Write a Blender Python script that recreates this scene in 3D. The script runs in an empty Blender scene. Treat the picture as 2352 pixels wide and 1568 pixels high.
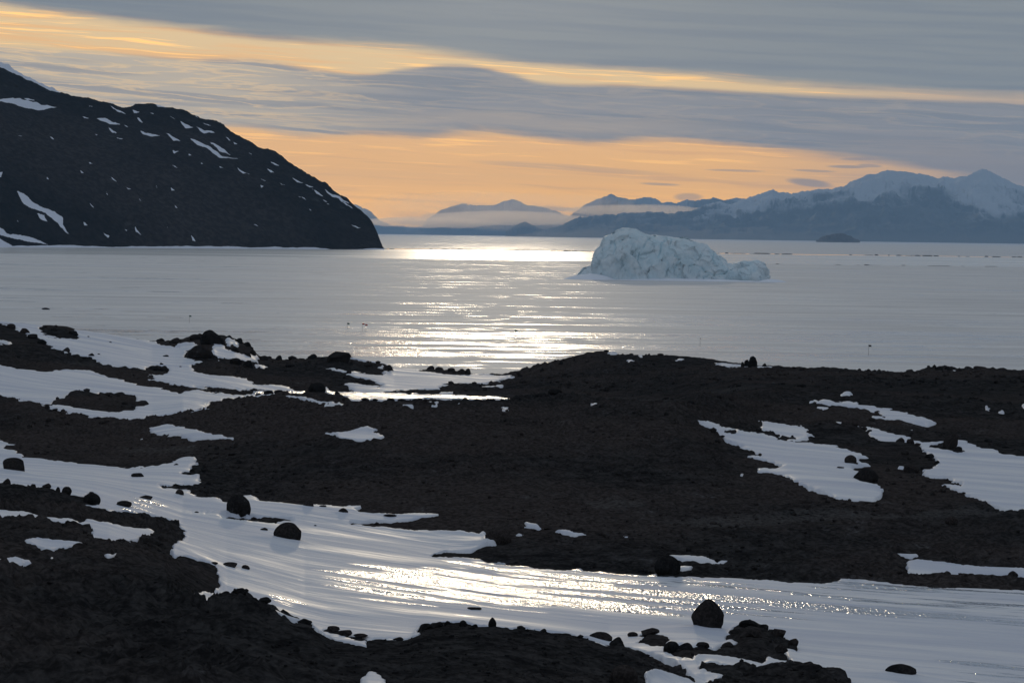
import bpy, bmesh, math, random
import numpy as np
from mathutils import Vector, Matrix

# ------------------------------------------------------------------ camera, sky, sun
sc = bpy.context.scene
COL = sc.collection
CAMZ = 25.0
FPX, CX, CY = 2528.0, 512.0, 341.0
PITCH = math.atan((341 - 234.45) / FPX)
ROLL = 0.014
cp, sp, cr, sr = math.cos(PITCH), math.sin(PITCH), math.cos(ROLL), math.sin(ROLL)
FW = np.array([0, cp, -sp])
R0 = np.array([1.0, 0, 0]); U0 = np.array([0, sp, cp])
RT = R0 * cr + U0 * sr
UP = U0 * cr - R0 * sr
cam = bpy.data.cameras.new('camera')
camo = bpy.data.objects.new('camera', cam); COL.objects.link(camo)
cam.sensor_width = 36.0; cam.lens = FPX / 1024 * 36.0
cam.clip_start = 0.5; cam.clip_end = 300000
M = Matrix.Identity(4)
for i in range(3):
    M[i][0] = RT[i]; M[i][1] = UP[i]; M[i][2] = -FW[i]
M[2][3] = CAMZ
camo.matrix_world = M
sc.camera = camo

SUN_EL, SUN_AZ = math.radians(9.0), math.radians(-0.3)
sun = bpy.data.lights.new('sun', 'SUN'); sun.energy = 0.3; sun.angle = math.radians(3.0)
sun.color = (1.0, 0.82, 0.58)
suno = bpy.data.objects.new('sun', sun); COL.objects.link(suno)
sdir = Vector((math.sin(SUN_AZ) * math.cos(SUN_EL), math.cos(SUN_AZ) * math.cos(SUN_EL), math.sin(SUN_EL)))
suno.rotation_euler = sdir.to_track_quat('Z', 'Y').to_euler()
suno.location = (0, 0, 400)

vs = sc.view_settings
sc.display_settings.display_device = 'sRGB'
vs.view_transform = 'Standard'; vs.look = 'None'; vs.exposure = 0.0; vs.gamma = 1.0
sc.render.engine = 'CYCLES'
cy = sc.cycles
cy.use_denoising = True
cy.max_bounces = 6; cy.diffuse_bounces = 3; cy.glossy_bounces = 3; cy.volume_bounces = 1
cy.sample_clamp_indirect = 6.0

def lin(r, g, b, a=1.0):
    f = lambda c: ((c / 255 + 0.055) / 1.055) ** 2.4 if c > 10 else c / 255 / 12.92
    return (f(r), f(g), f(b), a)

class S:
    """node socket with arithmetic"""
    nt = None
    def __init__(s, sock): s.s = sock
    def _m(s, op, b=None, c=None):
        n = S.nt.nodes.new('ShaderNodeMath'); n.operation = op
        for i, q in enumerate((s, b, c)):
            if q is None: continue
            if isinstance(q, S): S.nt.links.new(q.s, n.inputs[i])
            else: n.inputs[i].default_value = q
        return S(n.outputs[0])
    def __add__(s, b): return s._m('ADD', b)
    def __radd__(s, b): return s._m('ADD', b)
    def __sub__(s, b): return s._m('SUBTRACT', b)
    def __rsub__(s, b): return (s * -1.0) + b
    def __mul__(s, b): return s._m('MULTIPLY', b)
    def __rmul__(s, b): return s._m('MULTIPLY', b)
    def __truediv__(s, b): return s._m('DIVIDE', b)
    def __pow__(s, b): return s._m('POWER', b)
    def mx(s, b): return s._m('MAXIMUM', b)
    def mn(s, b): return s._m('MINIMUM', b)
    def abs(s): return s._m('ABSOLUTE')
    def step(s, a, b):          # smoothstep a..b
        n = S.nt.nodes.new('ShaderNodeMapRange'); n.interpolation_type = 'SMOOTHSTEP'
        S.nt.links.new(s.s, n.inputs['Value'])
        n.inputs['From Min'].default_value = min(a, b); n.inputs['From Max'].default_value = max(a, b)
        n.inputs['To Min'].default_value = 0.0 if a < b else 1.0
        n.inputs['To Max'].default_value = 1.0 if a < b else 0.0
        return S(n.outputs['Result'])

def node(t, **kw):
    n = S.nt.nodes.new(t)
    for k, v in kw.items(): setattr(n, k, v)
    return n
def plug(sock, v):
    if isinstance(v, S): S.nt.links.new(v.s, sock)
    else: sock.default_value = v
def comb(x, y, z=0.0):
    n = node('ShaderNodeCombineXYZ')
    for i, q in enumerate((x, y, z)): plug(n.inputs[i], q)
    return S(n.outputs[0])
def noise(vec, scale=1.0, detail=3.0, rough=0.5, dist=0.0):
    n = node('ShaderNodeTexNoise')
    plug(n.inputs['Vector'], vec)
    n.inputs['Scale'].default_value = scale; n.inputs['Detail'].default_value = detail
    n.inputs['Roughness'].default_value = rough; n.inputs['Distortion'].default_value = dist
    return S(n.outputs[0])
def mixc(f, a, b, mode='MIX'):
    n = node('ShaderNodeMix', data_type='RGBA', blend_type=mode)
    plug(n.inputs[0], f); plug(n.inputs[6], a); plug(n.inputs[7], b)
    return S(n.outputs[2])
def ramp(v, stops):
    n = node('ShaderNodeValToRGB'); S.nt.links.new(v.s, n.inputs[0])
    e = n.color_ramp.elements
    while len(e) < len(stops): e.new(0.5)
    for el, (p, c) in zip(e, stops): el.position = p; el.color = c
    return S(n.outputs[0])
def fcurve(v, pts):            # pts in 0..1 x 0..1
    n = node('ShaderNodeFloatCurve'); S.nt.links.new(v.s, n.inputs['Value'])
    c = n.mapping.curves[0]
    while len(c.points) < len(pts): c.points.new(0.5, 0.5)
    for p, (x, y) in zip(c.points, pts): p.location = (x, y); p.handle_type = 'AUTO'
    n.mapping.use_clip = False
    n.mapping.update()
    return S(n.outputs[0])

DK = 2352 / 1024.0             # tracing scale: 2352 px wide view
def build_world():
    w = bpy.data.worlds.new('World'); sc.world = w; w.use_nodes = True
    nt = w.node_tree; nt.nodes.clear(); S.nt = nt
    out = node('ShaderNodeOutputWorld'); bg = node('ShaderNodeBackground')
    nt.links.new(bg.outputs[0], out.inputs[0])
    tc = node('ShaderNodeTexCoord')
    sep = node('ShaderNodeSeparateXYZ'); nt.links.new(tc.outputs['Generated'], sep.inputs[0])
    X, Y, Z = (S(sep.outputs[i]) for i in range(3))
    az = X._m('ARCTAN2', Y)
    el = Z._m('ARCSINE')
    F = FPX * DK
    U = az * F; V = el * F                      # angular degrees of the sky, ~5807 units per radian
    un = ((U + 1500.0) * (1 / 3000.0)).mx(0.0).mn(1.0)
    def curve(pts):                             # traced band edge -> elevation as a function of azimuth
        q = []
        for x, y in pts:
            u = x - 1176; v = 538.5 + u * ROLL - y
            q.append(((u + 1500) / 3000, v / 800))
        return fcurve(un, q) * 800.0
    far = az.abs().step(0.35, 1.3)              # away from the sun's side of the sky
    # wind-drawn streaks: long in azimuth, thin in elevation
    slow = noise(comb(U * (1 / 900.0), V * (1 / 120.0), 3.1), 1.0, 3.0, 0.5) - 0.5
    warp = noise(comb(U * (1 / 330.0), V * (1 / 60.0), 7.7), 1.0, 3.0, 0.5) - 0.5
    Vt = V + U * 0.045 + warp * 22.0
    stk = noise(comb(U * (1 / 520.0), Vt * (1 / 17.0), 1.3), 1.0, 4.0, 0.55)
    stf = noise(comb(U * (1 / 240.0), Vt * (1 / 6.5), 9.3), 1.0, 3.0, 0.55)
    wisp = noise(comb(U * (1 / 90.0), Vt * (1 / 9.0), 4.4), 1.0, 4.0, 0.6) - 0.5
    Vw = V + warp * 20.0 + slow * 14.0 + wisp * 14.0 + (stk - 0.5) * 16.0
    c1 = curve([(-324, -10), (0, 30), (300, 62), (600, 95), (800, 108), (1000, 125), (1150, 148), (1400, 168), (1650, 190), (1900, 212), (2100, 222), (2352, 238), (2676, 262)])
    c2 = curve([(-324, 90), (0, 120), (200, 128), (400, 140), (600, 145), (700, 160), (830, 172), (930, 158), (1040, 150), (1150, 168), (1240, 190), (1400, 197), (1650, 212), (1900, 224), (2100, 234), (2352, 246), (2676, 270)])
    c3 = curve([(-324, 300), (0, 300), (540, 298), (700, 314), (850, 310), (960, 314), (1100, 308), (1350, 328), (1500, 321), (1700, 338), (1850, 354), (1980, 372), (2150, 402), (2352, 440), (2676, 500)])
    deck1 = (Vw - c1).step(-10.0, 24.0)
    top2 = (V + warp * 14.0 - c2).step(7.0, -9.0)
    bot2 = (Vw - c3).step(-9.0, 16.0)
    left = U.step(-100.0, -700.0)
    # gaps: clear air glowing from the low sun
    vn = (V * (1 / 600.0)).mx(0.0).mn(1.0)
    glow = ramp(vn, [(0.0, (1.85, 0.82, 0.05, 1)), (0.05, (2.05, 0.92, 0.06, 1)), (0.12, (1.95, 0.90, 0.08, 1)), (0.26, (1.50, 0.73, 0.12, 1)), (0.36, (1.18, 0.62, 0.18, 1)), (0.55, lin(243, 206, 148)), (1.0, lin(238, 208, 160))])
    band = mixc(stk.step(0.50, 0.66) * 0.5, glow, (1.05, 0.50, 0.14, 1))
    band = mixc(stf.step(0.54, 0.72) * 0.5, band, (2.2, 1.08, 0.16, 1))
    side = U.step(420.0, 1150.0) * 0.8
    band = mixc(side, band, lin(196, 172, 152))
    # lower deck
    g2 = mixc(left, lin(140, 141, 146), lin(198, 184, 164))
    g2 = mixc(stk.step(0.42, 0.62), g2, mixc(left, lin(124, 130, 140), lin(162, 157, 153)))
    fil = (noise(comb(U * (1 / 420.0), Vt * (1 / 24.0), 12.7), 1.0, 5.0, 0.62, 0.6) - 0.5).abs().step(0.045, 0.0)
    g2 = mixc((stf.step(0.56, 0.72)) * (0.2 + left * 0.5), g2, lin(222, 196, 156))
    g2 = mixc(fil * (0.12 + left * 0.6), g2, lin(240, 206, 158))
    lit = (Vw - c3 - 34.0).abs().step(30.0, 4.0) * U.step(-420.0, -120.0) * U.step(640.0, 200.0)
    g2 = mixc(lit * 0.45, g2, lin(192, 172, 150))
    g2 = mixc(U.step(500.0, 1200.0) * (Vw - c3).step(120.0, 20.0), g2, lin(150, 141, 139))
    sky = mixc(top2 * bot2, band, g2)
    # small lens clouds over the peaks
    for (x, y, a, b, t, k) in [(1850, 421, 62, 11, 0.10, .75), (1935, 384, 55, 4.5, 0.02, .7), (1985, 382, 34, 5, 0.06, .6), (1860, 393, 60, 3.6, 0.03, .55), (1680, 392, 80, 3.5, 0.02, .5),
                               (1960, 367, 50, 4, 0.0, .6), (1510, 423, 55, 3.5, 0.03, .55), (2130, 384, 120, 10, 0.0, .35), (1575, 452, 40, 11, 0.0, .55), (1300, 385, 260, 9, 0.05, .28), (1250, 478, 70, 8, 0, .5),
                               (1150, 497, 230, 4.5, 0.0, .5), (1330, 481, 90, 5, 0, .4), (1000, 512, 120, 6, 0.0, .6)]:
        u = x - 1176; v = 538.5 + u * ROLL - y
        du = (U - u) * (1.0 / a); dv = (V - v + (U - u) * t + warp * 5.0) * (1.0 / b)
        m = (1.0 - du * du - dv * dv).step(0.0, 0.8)
        sky = mixc(m * k, sky, lin(150, 140, 140))
    # upper deck
    g1 = mixc(stk.step(0.35, 0.7) * 0.6 + slow * 0.5, lin(132, 139, 144), lin(112, 123, 137))
    sky = mixc(deck1, sky, g1)
    # the same sheet of cloud goes on overhead and behind, lighter towards the zenith as overcast is
    over = mixc((slow + 0.5).step(0.35, 0.65), lin(128, 138, 153), lin(142, 150, 162))
    sky = mixc(far * 0.85, sky, over)
    el_f = Z.mx(0.0)
    gain = 1.0 + el_f * 0.55
    skyn = node('ShaderNodeTexSky', sky_type='NISHITA')
    skyn.sun_disc = False; skyn.sun_elevation = SUN_EL; skyn.sun_rotation = SUN_AZ
    skyn.altitude = 20; skyn.air_density = 1.0; skyn.dust_density = 1.0
    nis = mixc(1.0, S(skyn.outputs[0]), (0.05, 0.05, 0.05, 1), 'MULTIPLY')
    sky = mixc(1.0, sky, comb(gain, gain, gain), 'MULTIPLY')
    sky = mixc(far * 0.15 + 0.02, sky, nis)
    # veil of brighter cloud around the hidden sun
    d = node('ShaderNodeVectorMath', operation='DOT_PRODUCT')
    nt.links.new(tc.outputs['Generated'], d.inputs[0]); d.inputs[1].default_value = sdir
    ang = S(d.outputs['Value'])._m('ARCCOSINE') * (1 / 0.075)
    veil = (ang * ang * -1.0)._m('EXPONENT') * 0.12
    sky = mixc(veil, sky, (1.0, 0.86, 0.62, 1), 'ADD')
    plug(bg.inputs[0], sky)
    bg.inputs[1].default_value = 1.0
build_world()

# ------------------------------------------------------------------ numeric helpers
def hash3(ix, iy, iz, seed):
    h = (ix.astype(np.int64) * 374761393 + iy.astype(np.int64) * 668265263 + iz.astype(np.int64) * 2147483647 + seed * 1274126177) & 0xffffffff
    h = ((h ^ (h >> 13)) * 1274126177) & 0xffffffff
    h = h ^ (h >> 16)
    return (h & 0xffffff) / float(0xffffff) * 2 - 1
def vnoise(x, y, z=None, seed=0):
    fx, fy = np.floor(x), np.floor(y)
    tx, ty = x - fx, y - fy
    sx, sy = tx * tx * tx * (tx * (tx * 6 - 15) + 10), ty * ty * ty * (ty * (ty * 6 - 15) + 10)
    if z is None:
        zz = np.zeros_like(fx)
        a = hash3(fx, fy, zz, seed); b = hash3(fx + 1, fy, zz, seed); c = hash3(fx, fy + 1, zz, seed); d = hash3(fx + 1, fy + 1, zz, seed)
        return (a + (b - a) * sx) * (1 - sy) + (c + (d - c) * sx) * sy
    fz = np.floor(z); tz = z - fz; sz = tz * tz * (3 - 2 * tz)
    r = []
    for k in (0, 1):
        a = hash3(fx, fy, fz + k, seed); b = hash3(fx + 1, fy, fz + k, seed); c = hash3(fx, fy + 1, fz + k, seed); d = hash3(fx + 1, fy + 1, fz + k, seed)
        r.append((a + (b - a) * sx) * (1 - sy) + (c + (d - c) * sx) * sy)
    return r[0] * (1 - sz) + r[1] * sz
def fbm(x, y, z=None, oct=4, seed=0, gain=0.5, lac=2.03, ridge=False):
    s = 0.0; a = 1.0; t = 0.0
    for o in range(oct):
        n = vnoise(x + 17.3 * o, y - 9.1 * o, None if z is None else z + 5.7 * o, seed + o)
        if ridge: n = 1 - 2 * np.abs(n)
        s = s + a * n; t += a; a *= gain
        x = x * lac; y = y * lac
        if z is not None: z = z * lac
    return s / t
def clods(x, y, cell, rad, frac, seed):
    """half-buried stones: domes scattered one to a cell"""
    X, Y = x / cell, y / cell
    ix, iy = np.floor(X), np.floor(Y); z0 = np.zeros_like(ix)
    best = np.zeros_like(x)
    for dx in (-1, 0, 1):
        for dy in (-1, 0, 1):
            cx, cy = ix + dx, iy + dy
            jx = cx + .5 + .45 * hash3(cx, cy, z0, seed); jy = cy + .5 + .45 * hash3(cx, cy, z0 + 1, seed)
            on = (hash3(cx, cy, z0 + 2, seed) * .5 + .5) < frac
            r = rad * (0.45 + 0.55 * np.abs(hash3(cx, cy, z0 + 3, seed)))
            e = 1 + .35 * hash3(cx, cy, z0 + 4, seed)
            d2 = (((X - jx) * e) ** 2 + ((Y - jy) / e) ** 2) * cell * cell / (r * r)
            best = np.maximum(best, np.where(on & (d2 < 1), np.sqrt(np.maximum(1 - d2, 0)) * r * .8, 0))
    return best
def sstep(x, a, b):
    t = np.clip((x - a) / (b - a), 0, 1); return t * t * (3 - 2 * t)
def rays(u, v):
    u = np.asarray(u, float)[..., None]; v = np.asarray(v, float)[..., None]
    return FW * FPX + RT * (u - CX) + UP * (CY - v)
def at_d(u, v, d):             # point on the pixel's ray at ground distance d
    r = rays(u, v); h = np.hypot(r[..., 0], r[..., 1])
    return np.array([0, 0, CAMZ]) + r * (np.asarray(d) / h)[..., None]
def d_of(u, v, Z):             # ground distance where the pixel's ray meets height Z
    r = rays(u, v); h = np.hypot(r[..., 0], r[..., 1])
    return (np.asarray(Z) - CAMZ) * h / r[..., 2]
def v_of(u, d, Z):             # image row at which a point at distance d, height Z is seen
    u = np.asarray(u, float); d = np.asarray(d, float); Z = np.asarray(Z, float)
    v = 234.45 + (u - 512) * ROLL + (CAMZ - Z) / d * FPX
    for _ in range(6):
        r = rays(u, v); h = np.hypot(r[..., 0], r[..., 1])
        v = v + (r[..., 2] / h - (Z - CAMZ) / d) * FPX
    return v

def mesh_obj(name, verts, faces, mat, parent=None, smooth=True, attrs=None):
    verts = np.asarray(verts, np.float32)
    me = bpy.data.meshes.new(name)
    if isinstance(faces, np.ndarray):
        n, k = faces.shape
        me.vertices.add(len(verts)); me.vertices.foreach_set('co', verts.ravel())
        me.loops.add(n * k); me.loops.foreach_set('vertex_index', faces.astype(np.int32).ravel())
        me.polygons.add(n)
        me.polygons.foreach_set('loop_start', np.arange(0, n * k, k, dtype=np.int32))
        me.update(calc_edges=True)
    else:
        me.from_pydata(verts.tolist(), [], faces)
    if smooth: me.polygons.foreach_set('use_smooth', np.ones(len(me.polygons), bool))
    for k, a in (attrs or {}).items():
        at = me.attributes.new(k, 'FLOAT', 'POINT'); at.data.foreach_set('value', np.asarray(a, np.float32).ravel())
    me.materials.append(mat)
    me.validate(); me.update()
    o = bpy.data.objects.new(name, me); COL.objects.link(o)
    if parent: o.parent = parent
    return o
def grid_faces(nr, nc):
    i = np.arange(nr * nc).reshape(nr, nc)
    return np.stack([i[:-1, :-1], i[:-1, 1:], i[1:, 1:], i[1:, :-1]], -1).reshape(-1, 4)
def sub_mesh(name, verts, faces, keep, mat, attrs=None):
    f = faces[keep]
    used, inv = np.unique(f, return_inverse=True)
    return mesh_obj(name, verts[used], inv.reshape(-1, 4), mat, attrs={k: a.ravel()[used] for k, a in (attrs or {}).items()})
def pieces(F, keep):
    """connected parts of the kept faces, largest first"""
    f = F[keep]; idx = np.nonzero(keep)[0]
    used, inv = np.unique(f, return_inverse=True); inv = inv.reshape(-1, 4)
    lab = np.arange(len(used))
    while True:
        mn = lab[inv].min(1)
        new = lab.copy(); np.minimum.at(new, inv.ravel(), np.repeat(mn, 4)); new = new[new]
        if (new == lab).all(): break
        lab = new
    fl = lab[inv[:, 0]]
    out = []
    for l in np.unique(fl):
        k = np.zeros(len(keep), bool); k[idx[fl == l]] = True; out.append(k)
    return sorted(out, key=lambda k: -k.sum())
def struct(o, kind='structure'): o['kind'] = kind; return o
def tag(o, label, cat, group=None):
    o['label'] = label; o['category'] = cat
    if group: o['group'] = group
    return o

# ------------------------------------------------------------------ materials
def material(name):
    m = bpy.data.materials.new(name); m.use_nodes = True
    nt = m.node_tree; S.nt = nt
    p = nt.nodes['Principled BSDF']
    return m, nt, p
def objpos():
    g = node('ShaderNodeNewGeometry')
    return S(g.outputs['Position'])
def vscale(v, x, y, z):
    n = node('ShaderNodeVectorMath', operation='MULTIPLY'); plug(n.inputs[0], v); n.inputs[1].default_value = (x, y, z)
    return S(n.outputs[0])
def bump(h, strength, dist, normal=None):
    n = node('ShaderNodeBump'); plug(n.inputs['Height'], h); n.inputs['Strength'].default_value = strength; n.inputs['Distance'].default_value = dist
    if normal is not None: plug(n.inputs['Normal'], normal)
    return S(n.outputs[0])
def attr(name):
    n = node('ShaderNodeAttribute', attribute_name=name); return S(n.outputs['Fac'])

def rock_material(name, scale=1.0, dark=(0.011, 0.011, 0.0115, 1), pale=(0.050, 0.0475, 0.047, 1), bdist=0.05, snow=False, silt=False):
    m, nt, p = material(name)
    P = objpos()
    big = noise(P, 0.035 * scale, 4, 0.6); mid = noise(P, 0.8 * scale, 5, 0.7); fine = noise(P, 4.0 * scale, 4, 0.65)
    c = mixc((mid * 0.55 + fine * 0.45).step(0.38, 0.68), dark, pale)
    c = mixc(big.step(0.42, 0.62) * 0.6, c, mixc(fine.step(0.4, 0.65), (0.034, 0.028, 0.026, 1), (0.078, 0.063, 0.058, 1)))
    salt = noise(vscale(P, 1, 0.6, 1), 0.35 * scale, 5, 0.7).step(0.60, 0.74) * fine.step(0.4, 0.65)
    c = mixc(salt * 0.6, c, (0.13, 0.13, 0.137, 1))
    if silt: c = mixc((attr('silt') + (mid - 0.5) * 0.9).step(0.35, 1.0) * fine.step(0.3, 0.65) * 0.55, c, (0.085, 0.082, 0.080, 1))
    if snow: c = mixc(attr('snow').step(0.40, 0.62), c, (0.66, 0.69, 0.76, 1))
    plug(p.inputs['Base Color'], c)
    p.inputs['Roughness'].default_value = 0.93
    p.inputs['Specular IOR Level'].default_value = 0.0
    plug(p.inputs['Normal'], bump(mid * 0.7 + fine * 0.35, 0.9, bdist))
    return m
ROCK = rock_material('lava_rubble', 1.0, bdist=0.12, silt=True)
BOULDER = rock_material('boulder_lava', 2.5, dark=(0.010, 0.010, 0.0105, 1), pale=(0.030, 0.029, 0.029, 1), bdist=0.05)
HEAD = rock_material('headland_rock', 0.03, snow=True, dark=(0.010, 0.0092, 0.0094, 1), pale=(0.024, 0.021, 0.0205, 1), bdist=3.0)

def snow_material():
    m, nt, p = material('wind_packed_snow')
    P = objpos()
    ice = attr('ice')
    rot = node('ShaderNodeVectorRotate', rotation_type='Z_AXIS'); plug(rot.inputs['Vector'], P); rot.inputs['Angle'].default_value = math.radians(24)
    Q = S(rot.outputs[0])
    streak = noise(vscale(Q, 0.10, 0.8, 1), 0.5, 4, 0.55, 0.3)      # drift bands along the wind
    streak2 = noise(vscale(Q, 0.12, 1.0, 1), 1.9, 3, 0.55)
    patch = noise(vscale(Q, 0.14, 1, 1), 0.75, 4, 0.6)
    icy = (ice + (patch - 0.5) * 4.0).step(0.62, 0.9) * ice.step(0.02, 0.25)
    gl = streak.step(0.48, 0.68)
    c = mixc(streak.step(0.3, 0.7), (0.55, 0.575, 0.645, 1), (0.74, 0.735, 0.74, 1))  # warm light and blue shade on the drift bands put into the colour
    c = mixc(streak2.step(0.48, 0.72) * 0.45, c, (0.53, 0.555, 0.63, 1))
    c = mixc(icy * 0.85, c, (0.40, 0.45, 0.53, 1))
    plug(p.inputs['Base Color'], c)
    plug(p.inputs['Roughness'], 0.60 - icy * 0.45 - gl * 0.14)
    p.inputs['IOR'].default_value = 1.33
    plug(p.inputs['Specular IOR Level'], 0.03 + icy * 0.47 + gl * 0.10)
    fine = noise(vscale(P, 1.0, 0.33, 1), 6.5, 2, 0.6)
    n1 = bump(streak * 0.8 + streak2 * 0.2, 0.8, 0.40)
    plug(p.inputs['Normal'], bump(fine * icy + fine * 0.05, 1.0, 0.075, n1))
    return m
SNOW = snow_material()

def far_snow_material():
    m, nt, p = material('far_snow')
    P = objpos()
    c = mixc(noise(P, 0.02, 4, 0.6).step(0.35, 0.7), (0.72, 0.76, 0.83, 1), (0.84, 0.86, 0.90, 1))
    plug(p.inputs['Base Color'], c); p.inputs['Roughness'].default_value = 0.7
    return m
FARSNOW = far_snow_material()

def seaice_material(name, base_a, base_b, far):
    m, nt, p = material(name)
    P = objpos()
    sy = node('ShaderNodeSeparateXYZ'); plug(sy.inputs[0], P); dist = S(sy.outputs[1])
    band = noise(vscale(P, 0.10, 1.0, 1), 0.012, 4, 0.6, 0.4)       # wind-swept lanes of snow and bare ice
    lane = noise(vscale(P, 0.22, 1.0, 1), 0.060, 4, 0.6)
    patch = noise(vscale(P, 0.4, 1.0, 1), 0.22, 3, 0.6)
    # glazed by melt near the shore, wind-packed snow farther out
    glaze = dist.step(860.0, 520.0) if not far else dist.step(9000.0, 4000.0) * 0.6
    q = band * 0.5 + lane * 1.0 + patch * 0.6 + glaze * 0.13
    icy = q.step(1.17, 1.27)
    c = mixc(lane.step(0.38, 0.62), base_a, base_b)
    thin = noise(vscale(P, 0.05, 1.0, 1), 0.045, 5, 0.65, 0.2)
    c = mixc(thin.step(0.52, 0.66) * 0.6, c, (0.50, 0.49, 0.485, 1))
    c = mixc(thin.step(0.44, 0.34) * 0.6, c, (0.83, 0.81, 0.78, 1))
    c = mixc(band.step(0.5, 0.7) * 0.35, c, (0.60, 0.62, 0.66, 1))
    c = mixc(icy * 0.7, c, (0.42, 0.46, 0.53, 1))
    plug(p.inputs['Base Color'], c)
    plug(p.inputs['Roughness'], 0.62 - icy * 0.50)
    p.inputs['IOR'].default_value = 1.31
    plug(p.inputs['Specular IOR Level'], 0.06 + icy * 0.22)
    h = noise(vscale(P, 1, 0.22, 1), 0.75, 2, 0.6); h2 = noise(vscale(P, 1, 0.3, 1), 2.2, 2, 0.5)
    n1 = bump(lane * 0.7 + patch * 0.5, 0.45, 0.6)
    plug(p.inputs['Normal'], bump(h * 0.6 + h2 * 0.4, 0.6, 0.36, n1))
    return m
SEAICE = seaice_material('sea_ice', (0.60, 0.588, 0.575, 1), (0.75, 0.73, 0.70, 1), False)
FARICE = seaice_material('far_sea_ice', (0.615, 0.605, 0.595, 1), (0.70, 0.685, 0.665, 1), True)
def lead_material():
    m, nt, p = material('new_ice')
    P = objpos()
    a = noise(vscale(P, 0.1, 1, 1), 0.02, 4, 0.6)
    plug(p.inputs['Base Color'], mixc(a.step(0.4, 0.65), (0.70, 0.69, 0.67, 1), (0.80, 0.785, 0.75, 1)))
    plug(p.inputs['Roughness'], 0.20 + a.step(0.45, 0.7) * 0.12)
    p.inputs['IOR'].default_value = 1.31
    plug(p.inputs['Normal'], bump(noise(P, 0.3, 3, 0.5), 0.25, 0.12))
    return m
LEAD = lead_material()

def berg_material():
    m, nt, p = material('glacier_ice')
    P = objpos()
    a = noise(P, 0.12, 5, 0.6); b = noise(P, 0.9, 4, 0.6)
    blue = attr('crack')
    c = mixc(a.step(0.35, 0.65), (0.64, 0.72, 0.75, 1), (0.52, 0.66, 0.72, 1))
    c = mixc(b.step(0.55, 0.75) * 0.35, c, (0.66, 0.69, 0.70, 1))
    c = mixc(blue * 0.7, c, (0.36, 0.60, 0.68, 1))
    dirt = attr('dirt')
    c = mixc(dirt, c, (0.10, 0.09, 0.085, 1))
    plug(p.inputs['Base Color'], c)
    p.inputs['Roughness'].default_value = 0.55
    p.inputs['Subsurface Weight'].default_value = 0.0
    plug(p.inputs['Normal'], bump(b * 0.7 + noise(P, 3.0, 3, 0.6) * 0.3, 0.4, 0.35))
    return m
BERG = berg_material()

def mountain_material(name, lo, hi, amount):
    m, nt, p = material(name)
    P = objpos()
    g = node('ShaderNodeNewGeometry')
    sep = node('ShaderNodeSeparateXYZ'); nt.links.new(g.outputs['Normal'], sep.inputs[0])
    sz = node('ShaderNodeSeparateXYZ'); nt.links.new(g.outputs['Position'], sz.inputs[0])
    nz = S(sep.outputs[2]); z = S(sz.outputs[2])
    n = noise(vscale(P, 1, 0.35, 1.0), 0.0009, 3, 0.5); n2 = noise(P, 0.004, 4, 0.6)
    s = (z * (1.0 / hi) + (n - 0.5) * 2.0 + (n2 - 0.5) * 0.15 + (nz - 0.8) * 0.7)
    s = s.step(lo - 0.1, lo + 0.35)
    plug(p.inputs['Base Color'], mixc(s * amount, (0.05, 0.05, 0.056, 1), (0.70, 0.72, 0.76, 1)))
    p.inputs['Roughness'].default_value = 0.85
    return m

# ------------------------------------------------------------------ tracing: zoom windows of the photograph -> image coordinates
REG = {'A': (0, 1200, 2.2402), 'B': (1024, 1200, 2.2402), 'C': (2048, 1200, 2.2402), 'D': (3072, 1200, 2.2402),
       'E': (0, 1800, 1.6846), 'F': (1024, 1800, 1.6846), 'G': (2048, 1800, 1.6846), 'H': (3072, 1800, 1.6846),
       'K': (0, 0, 1.1484), 'I': (2200, 860, 2.352), 'W': (0, 0, 2352 / 4096.0)}
def trace(s):
    r = 'W'; o = []
    for t in s.split():
        if t[0].isalpha(): r = t[0]; t = t[1:].lstrip(':')
        if not t: continue
        x, y = t.split(',')
        x0, y0, k = REG[r]
        o.append(((x0 + float(x) / k) / 4, (y0 + float(y) / k) / 4))
    return np.array(o)
def raster(polys, u0, u1, v0, v1, ss):
    """paint (polygon, value) in order on a pixel grid"""
    W, H = int((u1 - u0) * ss), int((v1 - v0) * ss)
    g = np.zeros((H, W), np.int16)
    for p, val in polys:
        q = (p - np.array([u0, v0])) * ss
        xa, ya = np.maximum(np.floor(q.min(0)).astype(int), 0); xb, yb = np.ceil(q.max(0)).astype(int) + 1
        xb, yb = min(xb, W), min(yb, H)
        if xb <= xa or yb <= ya: continue
        gx, gy = np.meshgrid(np.arange(xa, xb) + .5, np.arange(ya, yb) + .5)
        ins = np.zeros(gx.shape, bool)
        for (x1, y1), (x2, y2) in zip(q, np.roll(q, -1, 0)):
            if y1 == y2: continue
            c = ((y1 > gy) != (y2 > gy)) & (gx < (x2 - x1) * (gy - y1) / (y2 - y1) + x1)
            ins ^= c
        g[ya:yb, xa:xb][ins] = val
    return g
def blur(a, r):
    k = np.exp(-0.5 * (np.arange(-int(3 * r) - 1, int(3 * r) + 2) / r) ** 2); k /= k.sum()
    h = len(k) // 2
    for ax in (0, 1):
        p = np.pad(a, [(h, h) if i == ax else (0, 0) for i in (0, 1)], mode='edge')
        a = sum(k[i] * (p[i:i + a.shape[0], :] if ax == 0 else p[:, i:i + a.shape[1]]) for i in range(len(k)))
    return a
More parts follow.
